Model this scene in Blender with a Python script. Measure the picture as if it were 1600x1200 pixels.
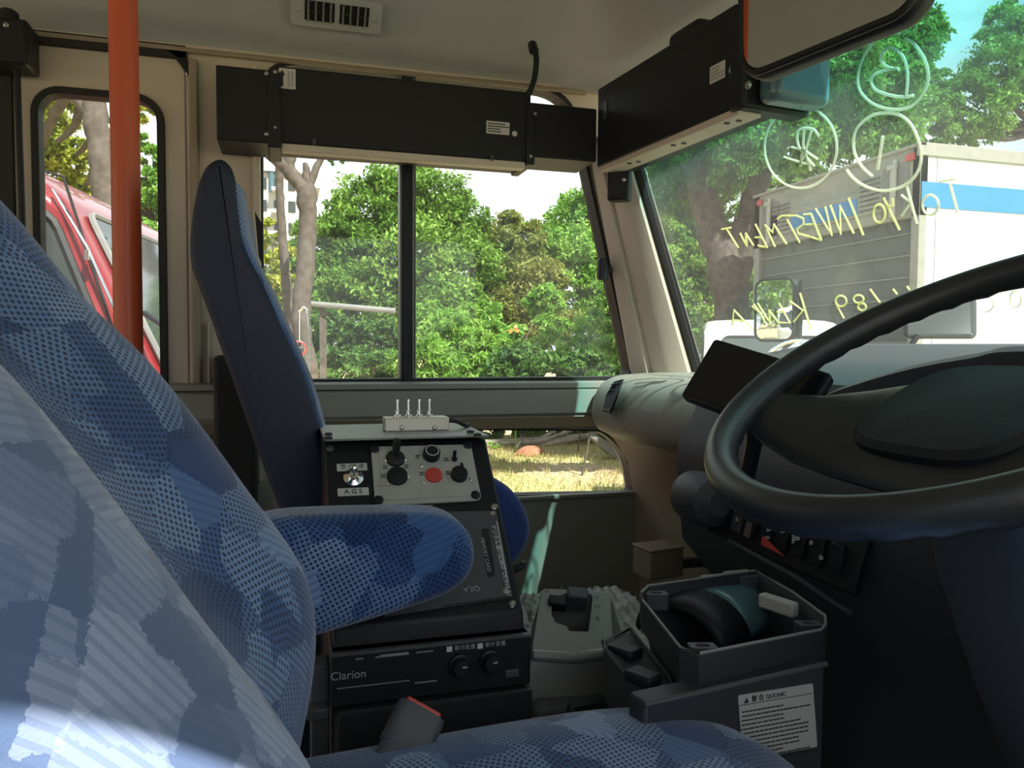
import bpy, bmesh, math, random
import numpy as np
from mathutils import Vector, Matrix
from mathutils.geometry import tessellate_polygon
for o in list(bpy.data.objects): bpy.data.objects.remove(o)
SC = bpy.context.scene; COL = SC.collection
H = 1.6                                   # eye height over the yard, metres
# ---------------------------------------------------------------- camera
FPX = 1200.0
_a, _p, _r = math.radians(16.3), math.radians(2.7), math.radians(0.4)
CF = np.array([math.sin(_a)*math.cos(_p), math.cos(_a)*math.cos(_p), -math.sin(_p)])
_R0 = np.array([math.cos(_a), -math.sin(_a), 0.0]); _U0 = np.cross(_R0, CF)
CR = _R0*math.cos(_r) + _U0*math.sin(_r); CU = -_R0*math.sin(_r) + _U0*math.cos(_r)
cd = bpy.data.cameras.new('camera'); cam = bpy.data.objects.new('camera', cd); COL.objects.link(cam)
cd.sensor_width = 36; cd.lens = FPX/1600*36; cd.clip_start = 0.01; cd.clip_end = 500
cam.matrix_world = Matrix(((CR[0], CU[0], -CF[0], 0), (CR[1], CU[1], -CF[1], 0), (CR[2], CU[2], -CF[2], H), (0, 0, 0, 1)))
SC.camera = cam
# ---------------------------------------------------------------- world, sun, exposure
SC.view_settings.view_transform = 'Standard'; SC.view_settings.look = 'None'
SC.view_settings.gamma = 1; SC.view_settings.use_curve_mapping = False
SC.view_settings.exposure = 1.05
W = bpy.data.worlds.new('world'); SC.world = W; W.use_nodes = True
nt = W.node_tree; nt.nodes.clear()
def wn(t, **k):
    n = nt.nodes.new(t)
    for a, b in k.items(): setattr(n, a, b)
    return n
out = wn('ShaderNodeOutputWorld'); bg = wn('ShaderNodeBackground'); bg.inputs[1].default_value = 1.0
sky = wn('ShaderNodeTexSky', sky_type='HOSEK_WILKIE'); sky.turbidity = 4.0; sky.ground_albedo = 0.35
SUND = Vector((-0.25, 0.62, -0.80)).normalized()
sky.sun_direction = -SUND
tc = wn('ShaderNodeTexCoord'); mp = wn('ShaderNodeMapping'); mp.inputs['Scale'].default_value = (1, 1, 2.4)
nz = wn('ShaderNodeTexNoise'); nz.inputs['Scale'].default_value = 1.6; nz.inputs['Detail'].default_value = 8
rp = wn('ShaderNodeValToRGB'); rp.color_ramp.elements[0].position = .36; rp.color_ramp.elements[1].position = .58
mx = wn('ShaderNodeMix', data_type='RGBA'); mx.inputs['B'].default_value = (0.80, 0.83, 0.87, 1)
nt.links.new(tc.outputs['Generated'], mp.inputs[0]); nt.links.new(mp.outputs[0], nz.inputs['Vector'])
nt.links.new(nz.outputs[0], rp.inputs[0]); nt.links.new(rp.outputs[0], mx.inputs['Factor'])
nt.links.new(sky.outputs[0], mx.inputs['A']); nt.links.new(mx.outputs['Result'], bg.inputs[0])
nt.links.new(bg.outputs[0], out.inputs[0])
sl = bpy.data.lights.new('sun', 'SUN'); sl.energy = 5.0; sl.angle = 0.009; sl.color = (1, .96, .90)
so = bpy.data.objects.new('sun', sl); COL.objects.link(so); so.location = (6, -8, 14)
so.rotation_euler = SUND.to_track_quat('-Z', 'Y').to_euler()

# ---------------------------------------------------------------- helpers
def V3(x, y, z): return np.array([x, y, z], float)
def un(px, py, X=None, Y=None, Z=None, D=None, P=None, N=None):
    """the point of the place seen at a picture position, on a real plane"""
    v = CF + CR*(px-800)/FPX + CU*(600-py)/FPX
    if X is not None: return v*X/v[0]
    if Y is not None: return v*Y/v[1]
    if Z is not None: return v*Z/v[2]
    if P is not None: return v*(np.dot(P, N)/np.dot(v, N))
    return v*D
def nrm(v): v = np.array(v, float); return v/np.linalg.norm(v)

def merge(*ms):
    V, F = [], []
    for v, f in ms:
        o = len(V); V += [tuple(p) for p in v]; F += [tuple(i+o for i in q) for q in f]
    return V, F
def box(c, s, ax=None):
    c = np.array(c, float); ax = np.eye(3) if ax is None else np.array(ax, float)
    V = [c + ax[0]*s[0]/2*i + ax[1]*s[1]/2*j + ax[2]*s[2]/2*k for i in (-1, 1) for j in (-1, 1) for k in (-1, 1)]
    F = [(0, 1, 3, 2), (4, 6, 7, 5), (0, 4, 5, 1), (2, 3, 7, 6), (0, 2, 6, 4), (1, 5, 7, 3)]
    return V, F
def bx(x0, x1, y0, y1, z0, z1): return box(((x0+x1)/2, (y0+y1)/2, (z0+z1)/2), (x1-x0, y1-y0, z1-z0))
def loft(rings, closed=True, cap=True):
    n = len(rings[0]); V = [tuple(p) for r in rings for p in r]; F = []
    for i in range(len(rings)-1):
        for j in range(n if closed else n-1):
            k = (j+1) % n
            F.append((i*n+j, i*n+k, (i+1)*n+k, (i+1)*n+j))
    if cap and closed:
        F.append(tuple(reversed(range(n)))); F.append(tuple((len(rings)-1)*n+j for j in range(n)))
    return V, F
def frame(d, up=(0, 0, 1)):
    d = nrm(d); u = np.array(up, float)
    if abs(np.dot(d, u)) > .97: u = np.array([1., 0, 0])
    a = nrm(np.cross(d, u)); return a, np.cross(a, d)
def tube(path, r, n=10, closed=False):
    P = [np.array(p, float) for p in path]; m = len(P); rr = r if hasattr(r, '__len__') else [r]*m
    rings = []; pa = None
    for i in range(m):
        d = (P[(i+1) % m]-P[i-1]) if closed else (P[min(i+1, m-1)]-P[max(i-1, 0)])
        d = nrm(d)
        if pa is None: a, b = frame(d)
        else: a = nrm(pa-d*np.dot(pa, d)); b = np.cross(a, d)
        pa = a
        rings.append([P[i]+rr[i]*(math.cos(t)*a+math.sin(t)*b) for t in [2*math.pi*k/n for k in range(n)]])
    if closed: rings.append(rings[0])
    return loft(rings, True, not closed)
def lathe(c, d, prof, n=24):
    c = np.array(c, float); d = nrm(d); a, b = frame(d)
    rings = [[c+d*h+max(r, 1e-5)*(math.cos(t)*a+math.sin(t)*b) for t in [2*math.pi*k/n for k in range(n)]] for h, r in prof]
    return loft(rings)
def prism(poly, vec):
    poly = [np.array(p, float) for p in poly]; vec = np.array(vec, float); n = len(poly)
    V = [tuple(p) for p in poly]+[tuple(p+vec) for p in poly]
    F = [tuple(range(n))[::-1], tuple(range(n, 2*n))]+[(i, (i+1) % n, n+(i+1) % n, n+i) for i in range(n)]
    return V, F
def plate(outer, holes, to3, thick):
    """flat plate with openings; outlines in 2-D, to3 maps to 3-D, thick is a vector"""
    loops = [outer]+holes; flat = [p for l in loops for p in l]; n = len(flat)
    tris = tessellate_polygon([[Vector((p[0], p[1], 0)) for p in l] for l in loops])
    A = [np.array(to3(*p), float) for p in flat]; B = [p+np.array(thick) for p in A]
    F = [tuple(t) for t in tris]+[tuple(i+n for i in reversed(t)) for t in tris]; o = 0
    for l in loops:
        m = len(l)
        for i in range(m): F.append((o+i, o+(i+1) % m, n+o+(i+1) % m, n+o+i))
        o += m
    return [tuple(p) for p in A+B], F
def rrect(x0, x1, y0, y1, r, n=6):
    P = []
    for cx, cy, a0 in ((x1-r, y1-r, 0), (x0+r, y1-r, 90), (x0+r, y0+r, 180), (x1-r, y0+r, 270)):
        for k in range(n+1):
            t = math.radians(a0+90*k/n); P.append((cx+r*math.cos(t), cy+r*math.sin(t)))
    return P
def rpoly(P, r, n=5):
    """round the corners of a 2-D or 3-D polygon; r is one radius or one per corner"""
    P = [np.array(p, float) for p in P]; m = len(P); R = r if hasattr(r, '__len__') else [r]*m; out = []
    for i in range(m):
        a, b, c = P[i-1], P[i], P[(i+1) % m]; d1, d2 = a-b, c-b; l1, l2 = np.linalg.norm(d1), np.linalg.norm(d2)
        q = min(R[i], l1*.49, l2*.49)
        if q < 1e-6: out.append(b); continue
        s, e = b+d1/l1*q, b+d2/l2*q
        for k in range(n+1):
            t = k/n; out.append((1-t)**2*s+2*t*(1-t)*b+t*t*e)
    return out
def smoothline(P, n=6, closed=False):
    P = [np.array(p, float) for p in P]; m = len(P); out = []
    for i in range(m if closed else m-1):
        g = (lambda k: P[k % m]) if closed else (lambda k: P[min(max(k, 0), m-1)])
        a, b, c, d = g(i-1), g(i), g(i+1), g(i+2)
        for k in range(n):
            t = k/n; out.append(.5*((2*b)+(c-a)*t+(2*a-5*b+4*c-d)*t*t+(3*b-a-3*c+d)*t**3))
    if not closed: out.append(P[-1])
    return out
def pillow(outline, vec, r, k=6, bulge=0):
    """outline swept along vec with softly rounded edges"""
    O = np.array(outline, float); v = np.array(vec, float); L = np.linalg.norm(v); d = v/L; c = O.mean(0)
    seg = np.roll(O, -1, 0)-np.roll(O, 1, 0); nn = np.cross(seg, d); nn /= np.linalg.norm(nn, axis=1)[:, None]+1e-9
    if np.sum((O-c)*nn) < 0: nn = -nn
    rings = [c+(O-c)*.02, c+(O-c)*.5+0*d]; base = []
    for i in range(k+1):
        t = math.pi/2*i/k; base.append((r*(1-math.cos(t)) if False else r*(1-math.sin(t)), r*(1-math.cos(t))))
    rings = []
    for i in range(k+1):
        t = math.pi/2*i/k; rings.append(O-nn*(r*(1-math.sin(t)))+d*(r*(1-math.cos(t))))
    for i in range(k, -1, -1):
        t = math.pi/2*i/k; rings.append(O-nn*(r*(1-math.sin(t)))+d*(L-r*(1-math.cos(t))))
    return loft(rings)

def finish(me, smooth, ang=35):
    if smooth:
        me.polygons.foreach_set('use_smooth', [True]*len(me.polygons))
        try: me.set_sharp_from_angle(angle=math.radians(ang))
        except Exception: pass
def obj(name, geo, mat, parent=None, bevel=0, seg=2, smooth=True, uv=None, sub=0, recalc=True, ang=35):
    V, F = geo; me = bpy.data.meshes.new(name)
    me.from_pydata([(p[0], p[1], p[2]+H) for p in V], [], F)
    if recalc:
        b = bmesh.new(); b.from_mesh(me); bmesh.ops.recalc_face_normals(b, faces=b.faces); b.to_mesh(me); b.free()
    if uv is not None:
        l = me.uv_layers.new(name='UVMap'); idx = np.empty(len(me.loops), 'i'); me.loops.foreach_get('vertex_index', idx)
        l.data.foreach_set('uv', np.array(uv, 'f')[idx].ravel())
    finish(me, smooth, ang)
    o = bpy.data.objects.new(name, me); COL.objects.link(o); me.materials.append(mat)
    if bevel:
        m = o.modifiers.new('bevel', 'BEVEL'); m.width = bevel; m.segments = seg; m.limit_method = 'ANGLE'; m.angle_limit = math.radians(30)
    if sub:
        m = o.modifiers.new('sub', 'SUBSURF'); m.levels = m.render_levels = sub
    if parent: o.parent = parent
    return o
def tag(o, label, cat, group=None, kind=None):
    if label: o['label'] = label
    if cat: o['category'] = cat
    if group: o['group'] = group
    if kind: o['kind'] = kind
    return o
def thing(name, label, cat, group=None, kind=None):
    o = bpy.data.objects.new(name, None); o.empty_display_size = .05; COL.objects.link(o)
    return tag(o, label, cat, group, kind)
def struct(name, geo, mat, **k):
    o = obj(name, geo, mat, **k); o['kind'] = 'structure'; return o
def recentre():
    """put every origin at the base centre of its thing (or centre of its part)"""
    def bounds(o):
        pts = []
        if o.type == 'MESH' and len(o.data.vertices):
            a = np.empty(len(o.data.vertices)*3, 'f'); o.data.vertices.foreach_get('co', a); a = a.reshape(-1, 3); pts = [a.min(0), a.max(0)]
        for c in o.children: pts += bounds(c)
        return pts
    def shift(o, acc):
        if o.type == 'MESH':
            a = np.empty(len(o.data.vertices)*3, 'f'); o.data.vertices.foreach_get('co', a); a = a.reshape(-1, 3)
            o.data.vertices.foreach_set('co', (a-acc).ravel().astype('f')); o.data.update()
    for o in [q for q in COL.objects if q.parent is None and q.type in ('MESH', 'EMPTY')]:
        b = bounds(o)
        if not b: continue
        b = np.array(b); lo, hi = b.min(0), b.max(0); base = np.array([(lo[0]+hi[0])/2, (lo[1]+hi[1])/2, lo[2]])
        def rec(q, pbase):
            if q.parent is None: my = base
            else:
                c = np.array(bounds(q)); my = (c.min(0)+c.max(0))/2
            q.location = Vector([float(t) for t in (my-pbase)])
            for ch in q.children: rec(ch, my)
            shift(q, my)
        rec(o, np.zeros(3))
def dup(root, off, label=None, group=None, name=None):
    r = root.copy(); COL.objects.link(r); r.location = root.location+Vector([float(t) for t in off])
    if label: r['label'] = label
    if group: r['group'] = group
    def rec(a, b):
        for ch in a.children:
            c = ch.copy(); COL.objects.link(c); c.parent = b; rec(ch, c)
    rec(root, r); return r

# ---------------------------------------------------------------- materials
def mat(name, col, rough=.5, metal=0, var=0, vscale=8, bump=0, bscale=200, spec=.5, coat=0, col2=None, trans=0, emis=None, sheen=0):
    m = bpy.data.materials.new(name); m.use_nodes = True; n = m.node_tree; b = n.nodes['Principled BSDF']
    b.inputs['Base Color'].default_value = (*col, 1); b.inputs['Roughness'].default_value = rough
    b.inputs['Metallic'].default_value = metal; b.inputs['Specular IOR Level'].default_value = spec
    b.inputs['Coat Weight'].default_value = coat; b.inputs['Sheen Weight'].default_value = sheen
    t = n.nodes.new('ShaderNodeTexCoord')
    if var or col2:
        z = n.nodes.new('ShaderNodeTexNoise'); z.inputs['Scale'].default_value = vscale; z.inputs['Detail'].default_value = 6
        n.links.new(t.outputs['Object'], z.inputs['Vector'])
        r = n.nodes.new('ShaderNodeValToRGB'); e = r.color_ramp.elements; e[0].position, e[1].position = .35, .65
        c2 = col2 or tuple(min(1, c*(1+var)) for c in col); c1 = col if col2 else tuple(c*(1-var) for c in col)
        e[0].color = (*c1, 1); e[1].color = (*c2, 1)
        n.links.new(z.outputs[0], r.inputs[0]); n.links.new(r.outputs[0], b.inputs['Base Color'])
    if bump:
        z = n.nodes.new('ShaderNodeTexNoise'); z.inputs['Scale'].default_value = bscale; z.inputs['Detail'].default_value = 3
        n.links.new(t.outputs['Object'], z.inputs['Vector'])
        u = n.nodes.new('ShaderNodeBump'); u.inputs['Strength'].default_value = bump; u.inputs['Distance'].default_value = .002
        n.links.new(z.outputs[0], u.inputs['Height']); n.links.new(u.outputs[0], b.inputs['Normal'])
    return m
def glass(name, tint=(1, 1, 1), haze=.03, band=None, refl=1.0):
    m = bpy.data.materials.new(name); m.use_nodes = True; n = m.node_tree; n.nodes.clear()
    o = n.nodes.new('ShaderNodeOutputMaterial'); tr = n.nodes.new('ShaderNodeBsdfTransparent'); tr.inputs[0].default_value = (*tint, 1)
    gl = n.nodes.new('ShaderNodeBsdfGlossy'); gl.inputs['Roughness'].default_value = .02
    fr = n.nodes.new('ShaderNodeLayerWeight'); fr.inputs[0].default_value = .5
    pw = n.nodes.new('ShaderNodeMath'); pw.operation = 'POWER'; pw.inputs[1].default_value = 4.5; ma = n.nodes.new('ShaderNodeMath'); ma.operation = 'MULTIPLY_ADD'; ma.inputs[1].default_value = .9; ma.inputs[2].default_value = .022
    mu = n.nodes.new('ShaderNodeMath'); mu.operation = 'MULTIPLY'; mu.inputs[1].default_value = refl
    s1 = n.nodes.new('ShaderNodeMixShader'); df = n.nodes.new('ShaderNodeBsdfTranslucent'); df.inputs[0].default_value = (.85, .88, .85, 1)
    dd = n.nodes.new('ShaderNodeBsdfDiffuse'); dd.inputs[0].default_value = (.8, .8, .76, 1)
    ad = n.nodes.new('ShaderNodeMixShader'); s2 = n.nodes.new('ShaderNodeMixShader')
    tcn = n.nodes.new('ShaderNodeTexCoord'); nz = n.nodes.new('ShaderNodeTexNoise'); nz.inputs['Scale'].default_value = 3.5; nz.inputs['Detail'].default_value = 5
    mr = n.nodes.new('ShaderNodeMapRange'); mr.inputs[1].default_value = .3; mr.inputs[2].default_value = .75
    mr.inputs[3].default_value = haze*.5; mr.inputs[4].default_value = haze*1.7
    n.links.new(tcn.outputs['Object'], nz.inputs['Vector']); n.links.new(nz.outputs[0], mr.inputs[0])
    n.links.new(fr.outputs['Facing'], pw.inputs[0]); n.links.new(pw.outputs[0], ma.inputs[0]); n.links.new(ma.outputs[0], mu.inputs[0]); n.links.new(mu.outputs[0], s1.inputs[0]); n.links.new(tr.outputs[0], s1.inputs[1]); n.links.new(gl.outputs[0], s1.inputs[2])
    n.links.new(df.outputs[0], ad.inputs[1]); n.links.new(dd.outputs[0], ad.inputs[2]); ad.inputs[0].default_value = .5
    n.links.new(mr.outputs[0], s2.inputs[0]); n.links.new(s1.outputs[0], s2.inputs[1]); n.links.new(ad.outputs[0], s2.inputs[2])
    if band:      # a tinted shade band along the top of the glass
        sx = n.nodes.new('ShaderNodeSeparateXYZ'); n.links.new(tcn.outputs['Generated'], sx.inputs[0])
        rr = n.nodes.new('ShaderNodeValToRGB'); e = rr.color_ramp.elements; e[0].position, e[1].position = band[0], band[0]+.16
        e[0].color = (*tint, 1); e[1].color = (*band[1], 1)
        n.links.new(sx.outputs[2], rr.inputs[0]); n.links.new(rr.outputs[0], tr.inputs[0])
    n.links.new(s2.outputs[0], o.inputs[0]); return m
def mirror_mat(name, tint=.85, rough=.02):
    return mat(name, (tint, tint, tint), rough, 1)
def fabric(name, c_dark, c_mid, c_light, dots=205, sc=14.0, thr=.14):
    m = bpy.data.materials.new(name); m.use_nodes = True; n = m.node_tree; N, L = n.nodes.new, n.links.new
    b = n.nodes['Principled BSDF']; b.inputs['Roughness'].default_value = .95; b.inputs['Sheen Weight'].default_value = .35; b.inputs['Specular IOR Level'].default_value = .2
    uv = N('ShaderNodeTexCoord')
    mp = N('ShaderNodeMapping'); mp.inputs['Rotation'].default_value = (0, 0, .6)
    jn = N('ShaderNodeTexNoise'); jn.inputs['Scale'].default_value = 420; jn.inputs['Detail'].default_value = 1; L(uv.outputs['UV'], jn.inputs['Vector'])
    js = N('ShaderNodeVectorMath'); js.operation = 'MULTIPLY_ADD'; js.inputs[1].default_value = (.0055, .0055, 0); L(jn.outputs['Color'], js.inputs[0]); L(uv.outputs['UV'], js.inputs[2]); L(js.outputs[0], mp.inputs[0])
    v1 = N('ShaderNodeTexVoronoi'); v1.voronoi_dimensions = '2D'; v1.distance = 'CHEBYCHEV'; v1.inputs['Scale'].default_value = sc; v1.inputs['Randomness'].default_value = .8; L(mp.outputs[0], v1.inputs['Vector'])
    v2 = N('ShaderNodeTexVoronoi'); v2.voronoi_dimensions = '2D'; v2.distance = 'MANHATTAN'; v2.inputs['Scale'].default_value = sc*1.5; v2.inputs['Randomness'].default_value = 1; L(mp.outputs[0], v2.inputs['Vector'])
    s1 = N('ShaderNodeSeparateColor'); L(v1.outputs['Color'], s1.inputs[0]); s2 = N('ShaderNodeSeparateColor'); L(v2.outputs['Color'], s2.inputs[0])
    ad = N('ShaderNodeMath'); ad.operation = 'MULTIPLY_ADD'; ad.inputs[1].default_value = .55; L(s1.outputs[0], ad.inputs[0])
    m2 = N('ShaderNodeMath'); m2.operation = 'MULTIPLY'; m2.inputs[1].default_value = .45; L(s2.outputs[0], m2.inputs[0]); L(m2.outputs[0], ad.inputs[2])
    rp = N('ShaderNodeValToRGB'); e = rp.color_ramp.elements; e[0].position, e[0].color = .22, (*c_dark, 1); e[1].position, e[1].color = .78, (*c_light, 1)
    q = e.new(.5); q.color = (*c_mid, 1); L(ad.outputs[0], rp.inputs[0])
    # dots on a grid that turns from patch to patch
    an = N('ShaderNodeMath'); an.operation = 'MULTIPLY'; an.inputs[1].default_value = 1.57; L(s1.outputs[1], an.inputs[0])
    rot = N('ShaderNodeVectorRotate'); rot.rotation_type = 'Z_AXIS'; L(uv.outputs['UV'], rot.inputs['Vector']); L(an.outputs[0], rot.inputs['Angle'])
    scn = N('ShaderNodeVectorMath'); scn.operation = 'SCALE'; scn.inputs['Scale'].default_value = dots; L(rot.outputs[0], scn.inputs[0])
    fr = N('ShaderNodeVectorMath'); fr.operation = 'FRACTION'; L(scn.outputs[0], fr.inputs[0])
    sb = N('ShaderNodeVectorMath'); sb.operation = 'SUBTRACT'; sb.inputs[1].default_value = (.5, .5, 0); L(fr.outputs[0], sb.inputs[0])
    sp = N('ShaderNodeSeparateXYZ'); L(sb.outputs[0], sp.inputs[0])
    cm = N('ShaderNodeCombineXYZ'); L(sp.outputs[0], cm.inputs[0]); L(sp.outputs[1], cm.inputs[1])
    ln = N('ShaderNodeVectorMath'); ln.operation = 'LENGTH'; L(cm.outputs[0], ln.inputs[0])
    lt = N('ShaderNodeMath'); lt.operation = 'LESS_THAN'; lt.inputs[1].default_value = .32; L(ln.outputs['Value'], lt.inputs[0])
    mk = N('ShaderNodeMath'); mk.operation = 'GREATER_THAN'; mk.inputs[1].default_value = thr; L(s2.outputs[1], mk.inputs[0])
    dm = N('ShaderNodeMath'); dm.operation = 'MULTIPLY'; L(lt.outputs[0], dm.inputs[0]); L(mk.outputs[0], dm.inputs[1])
    d8 = N('ShaderNodeMath'); d8.operation = 'MULTIPLY'; d8.inputs[1].default_value = .9; L(dm.outputs[0], d8.inputs[0])
    # short hatch strokes where there are no dots
    sxx = N('ShaderNodeSeparateXYZ'); L(scn.outputs[0], sxx.inputs[0])
    hs = N('ShaderNodeMath'); hs.operation = 'MULTIPLY'; hs.inputs[1].default_value = 4.2; L(sxx.outputs[0], hs.inputs[0])
    sn = N('ShaderNodeMath'); sn.operation = 'SINE'; L(hs.outputs[0], sn.inputs[0])
    hg = N('ShaderNodeMath'); hg.operation = 'GREATER_THAN'; hg.inputs[1].default_value = .35; L(sn.outputs[0], hg.inputs[0])
    inv = N('ShaderNodeMath'); inv.operation = 'SUBTRACT'; inv.inputs[0].default_value = 1; L(mk.outputs[0], inv.inputs[1])
    hm = N('ShaderNodeMath'); hm.operation = 'MULTIPLY'; L(hg.outputs[0], hm.inputs[0]); L(inv.outputs[0], hm.inputs[1])
    h4 = N('ShaderNodeMath'); h4.operation = 'MULTIPLY'; h4.inputs[1].default_value = .35; L(hm.outputs[0], h4.inputs[0])
    x1 = N('ShaderNodeMix'); x1.data_type = 'RGBA'; L(d8.outputs[0], x1.inputs['Factor']); L(rp.outputs[0], x1.inputs['A']); x1.inputs['B'].default_value = (*[c*.35 for c in c_dark], 1)
    x2 = N('ShaderNodeMix'); x2.data_type = 'RGBA'; L(h4.outputs[0], x2.inputs['Factor']); L(x1.outputs['Result'], x2.inputs['A']); x2.inputs['B'].default_value = (*c_dark, 1)
    L(x2.outputs['Result'], b.inputs['Base Color'])
    wv = N('ShaderNodeTexNoise'); wv.inputs['Scale'].default_value = 900; L(uv.outputs['UV'], wv.inputs['Vector'])
    bu = N('ShaderNodeBump'); bu.inputs['Strength'].default_value = .25; bu.inputs['Distance'].default_value = .001; L(wv.outputs[0], bu.inputs['Height']); L(bu.outputs[0], b.inputs['Normal'])
    return m
def leafmat(name, c1, c2, c3):
    m = bpy.data.materials.new(name); m.use_nodes = True; n = m.node_tree; n.nodes.clear(); N, L = n.nodes.new, n.links.new
    o = N('ShaderNodeOutputMaterial'); at = N('ShaderNodeAttribute'); at.attribute_name = 'shade'
    rp = N('ShaderNodeValToRGB'); e = rp.color_ramp.elements; e[0].color = (*c1, 1); e[1].color = (*c3, 1); q = e.new(.5); q.color = (*c2, 1)
    L(at.outputs['Fac'], rp.inputs[0])
    d = N('ShaderNodeBsdfPrincipled'); d.inputs['Roughness'].default_value = .5; d.inputs['Specular IOR Level'].default_value = .3; t = N('ShaderNodeBsdfTranslucent'); mx = N('ShaderNodeMixShader'); mx.inputs[0].default_value = .38
    L(rp.outputs[0], d.inputs['Base Color']); L(rp.outputs[0], t.inputs[0]); L(d.outputs[0], mx.inputs[1]); L(t.outputs[0], mx.inputs[2]); L(mx.outputs[0], o.inputs[0]); return m

M = {}
M['cream'] = mat('cream_trim', (.56, .50, .42), .55, bump=.15, var=.04, vscale=5)
M['headliner'] = mat('headliner', (.39, .41, .42), .85, bump=.25, bscale=500, var=.03, vscale=4)
M['grey_trim'] = mat('grey_trim', (.26, .27, .23), .6, bump=.2, bscale=600)
M['brown_trim'] = mat('brown_trim', (.30, .25, .19), .6, bump=.2, bscale=600)
M['black'] = mat('black_plastic', (.009, .011, .014), .5, spec=.35, bump=.1, bscale=400)
M['black_matt'] = mat('black_matt', (.012, .013, .014), .75)
M['dark'] = mat('dark_grey_plastic', (.058, .064, .072), .5, bump=.15, bscale=500)
M['dark_seat'] = mat('seat_side_vinyl', (.006, .012, .036), .55, bump=.25, bscale=350)
M['navy'] = mat('navy_vinyl', (.012, .03, .10), .5, bump=.2, bscale=350)
M['tray'] = mat('tray_plastic', (.032, .035, .042), .5, bump=.15, bscale=500)
M['rubber'] = mat('rubber', (.012, .012, .012), .6)
M['orange'] = mat('orange_paint', (.55, .10, .035), .45, coat=.1)
M['screw'] = mat('screw_steel', (.45, .45, .43), .35, 1)
M['chrome'] = mat('chrome', (.8, .8, .78), .12, 1)
M['label'] = mat('label_paper', (.55, .55, .52), .5)
M['ink'] = mat('label_ink', (.02, .02, .02), .6)
M['faint'] = mat('printed_grey', (.33, .35, .35), .5)
M['whiteink'] = mat('printed_white', (.62, .64, .64), .5)
M['plate'] = mat('pale_switch_plate', (.40, .41, .37), .35, var=.06, vscale=30)
M['alu'] = mat('satin_aluminium', (.62, .59, .52), .35, .35)
M['silver'] = mat('silver_grey_plastic', (.25, .26, .25), .42, coat=.1, bump=.1)
M['red'] = mat('red_button', (.55, .06, .05), .4)
M['wheel'] = mat('steering_grip', (.022, .025, .028), .36, bump=.12, bscale=900)
M['steelplate'] = mat('floor_steel', (.13, .15, .15), .4, .5, var=.1, vscale=20)
M['mat'] = mat('crinkled_sheet', (.30, .33, .31), .45, bump=1.0, bscale=60)
M['bluegrey'] = mat('teal_plastic_and_sheen', (.08, .16, .19), .3, coat=.3)  # also used where teal light on the tray duct is painted in
M['paint_white'] = mat('white_vehicle_paint', (.62, .63, .61), .35, coat=.3, var=.02)
M['paint_blue'] = mat('blue_stripe_paint', (.04, .22, .52), .35, coat=.2)
M['paint_red'] = mat('red_vehicle_paint', (.25, .018, .022), .3, coat=.6)
M['alu_body'] = mat('weathered_aluminium', (.33, .32, .28), .55, .2, var=.08, vscale=10)
M['dark_glass'] = mat('vehicle_glass', (.05, .06, .06), .06, 0, spec=.9)
M['bark'] = mat('bark', (.075, .06, .045), .9, col2=(.13, .108, .085), vscale=14, bump=.9, bscale=40)
M['cut_wood'] = mat('cut_wood', (.24, .20, .16), .9, col2=(.36, .31, .26), vscale=9)
M['bark_dark'] = mat('dark_bark', (.06, .05, .04), .9, col2=(.13, .11, .09), vscale=12, bump=.9, bscale=40)
M['concrete'] = mat('pale_render', (.50, .50, .48), .8, var=.05)
M['rock'] = mat('red_rock', (.42, .18, .10), .9, var=.15, bump=.8, bscale=30)
def thinpaint(name, c):
    m = mat(name, c, .6); n = m.node_tree; b = n.nodes['Principled BSDF']; t = n.nodes.new('ShaderNodeBsdfTranslucent'); t.inputs[0].default_value = (*c, 1)
    x = n.nodes.new('ShaderNodeMixShader'); x.inputs[0].default_value = .6; n.links.new(b.outputs[0], x.inputs[1]); n.links.new(t.outputs[0], x.inputs[2]); n.links.new(x.outputs[0], n.nodes['Material Output'].inputs[0]); return m
M['marker'] = thinpaint('paint_marker', (.88, .90, .52)); M['marker_faint'] = thinpaint('thin_paint_marker', (.85, .87, .76))
M['skirt'] = mat('grey_slab', (.22, .22, .21), .8, var=.1)
M['glass_side'] = glass('side_glass', (.95, .97, .95), .026)
M['glass_front'] = glass('windscreen_glass', (.91, .96, .93), .052, band=(.63, (.50, .84, .82)))
M['mirror'] = mirror_mat('mirror')
M['mirror_dim'] = mirror_mat('mirror_dim', .62)
M['fabric'] = fabric('seat_fabric', (.022, .058, .17), (.06, .135, .31), (.19, .30, .50))
M['fabric_pale'] = fabric('seat_fabric_pale', (.085, .135, .25), (.15, .21, .35), (.29, .36, .50), 260, 24, 2.0)
M['blue_side'] = mat('blue_seat_cloth', (.02, .05, .20), .9, bump=.3, bscale=500, sheen=.3)
M['leaf_mid'] = leafmat('leaf_mid', (.07, .16, .02), (.17, .33, .05), (.33, .50, .10))
M['leaf_bright'] = leafmat('leaf_bright', (.10, .24, .03), (.24, .46, .07), (.42, .62, .15))
M['leaf_olive'] = leafmat('leaf_olive', (.13, .15, .03), (.24, .27, .06), (.38, .40, .12))
M['leaf_yellow'] = leafmat('leaf_yellow', (.20, .27, .03), (.40, .45, .06), (.60, .58, .10))
M['leaf_dark'] = leafmat('leaf_dark', (.04, .10, .02), (.09, .20, .04), (.17, .31, .08))
M['flower'] = mat('flower', (.8, .25, .06), .6)

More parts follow.
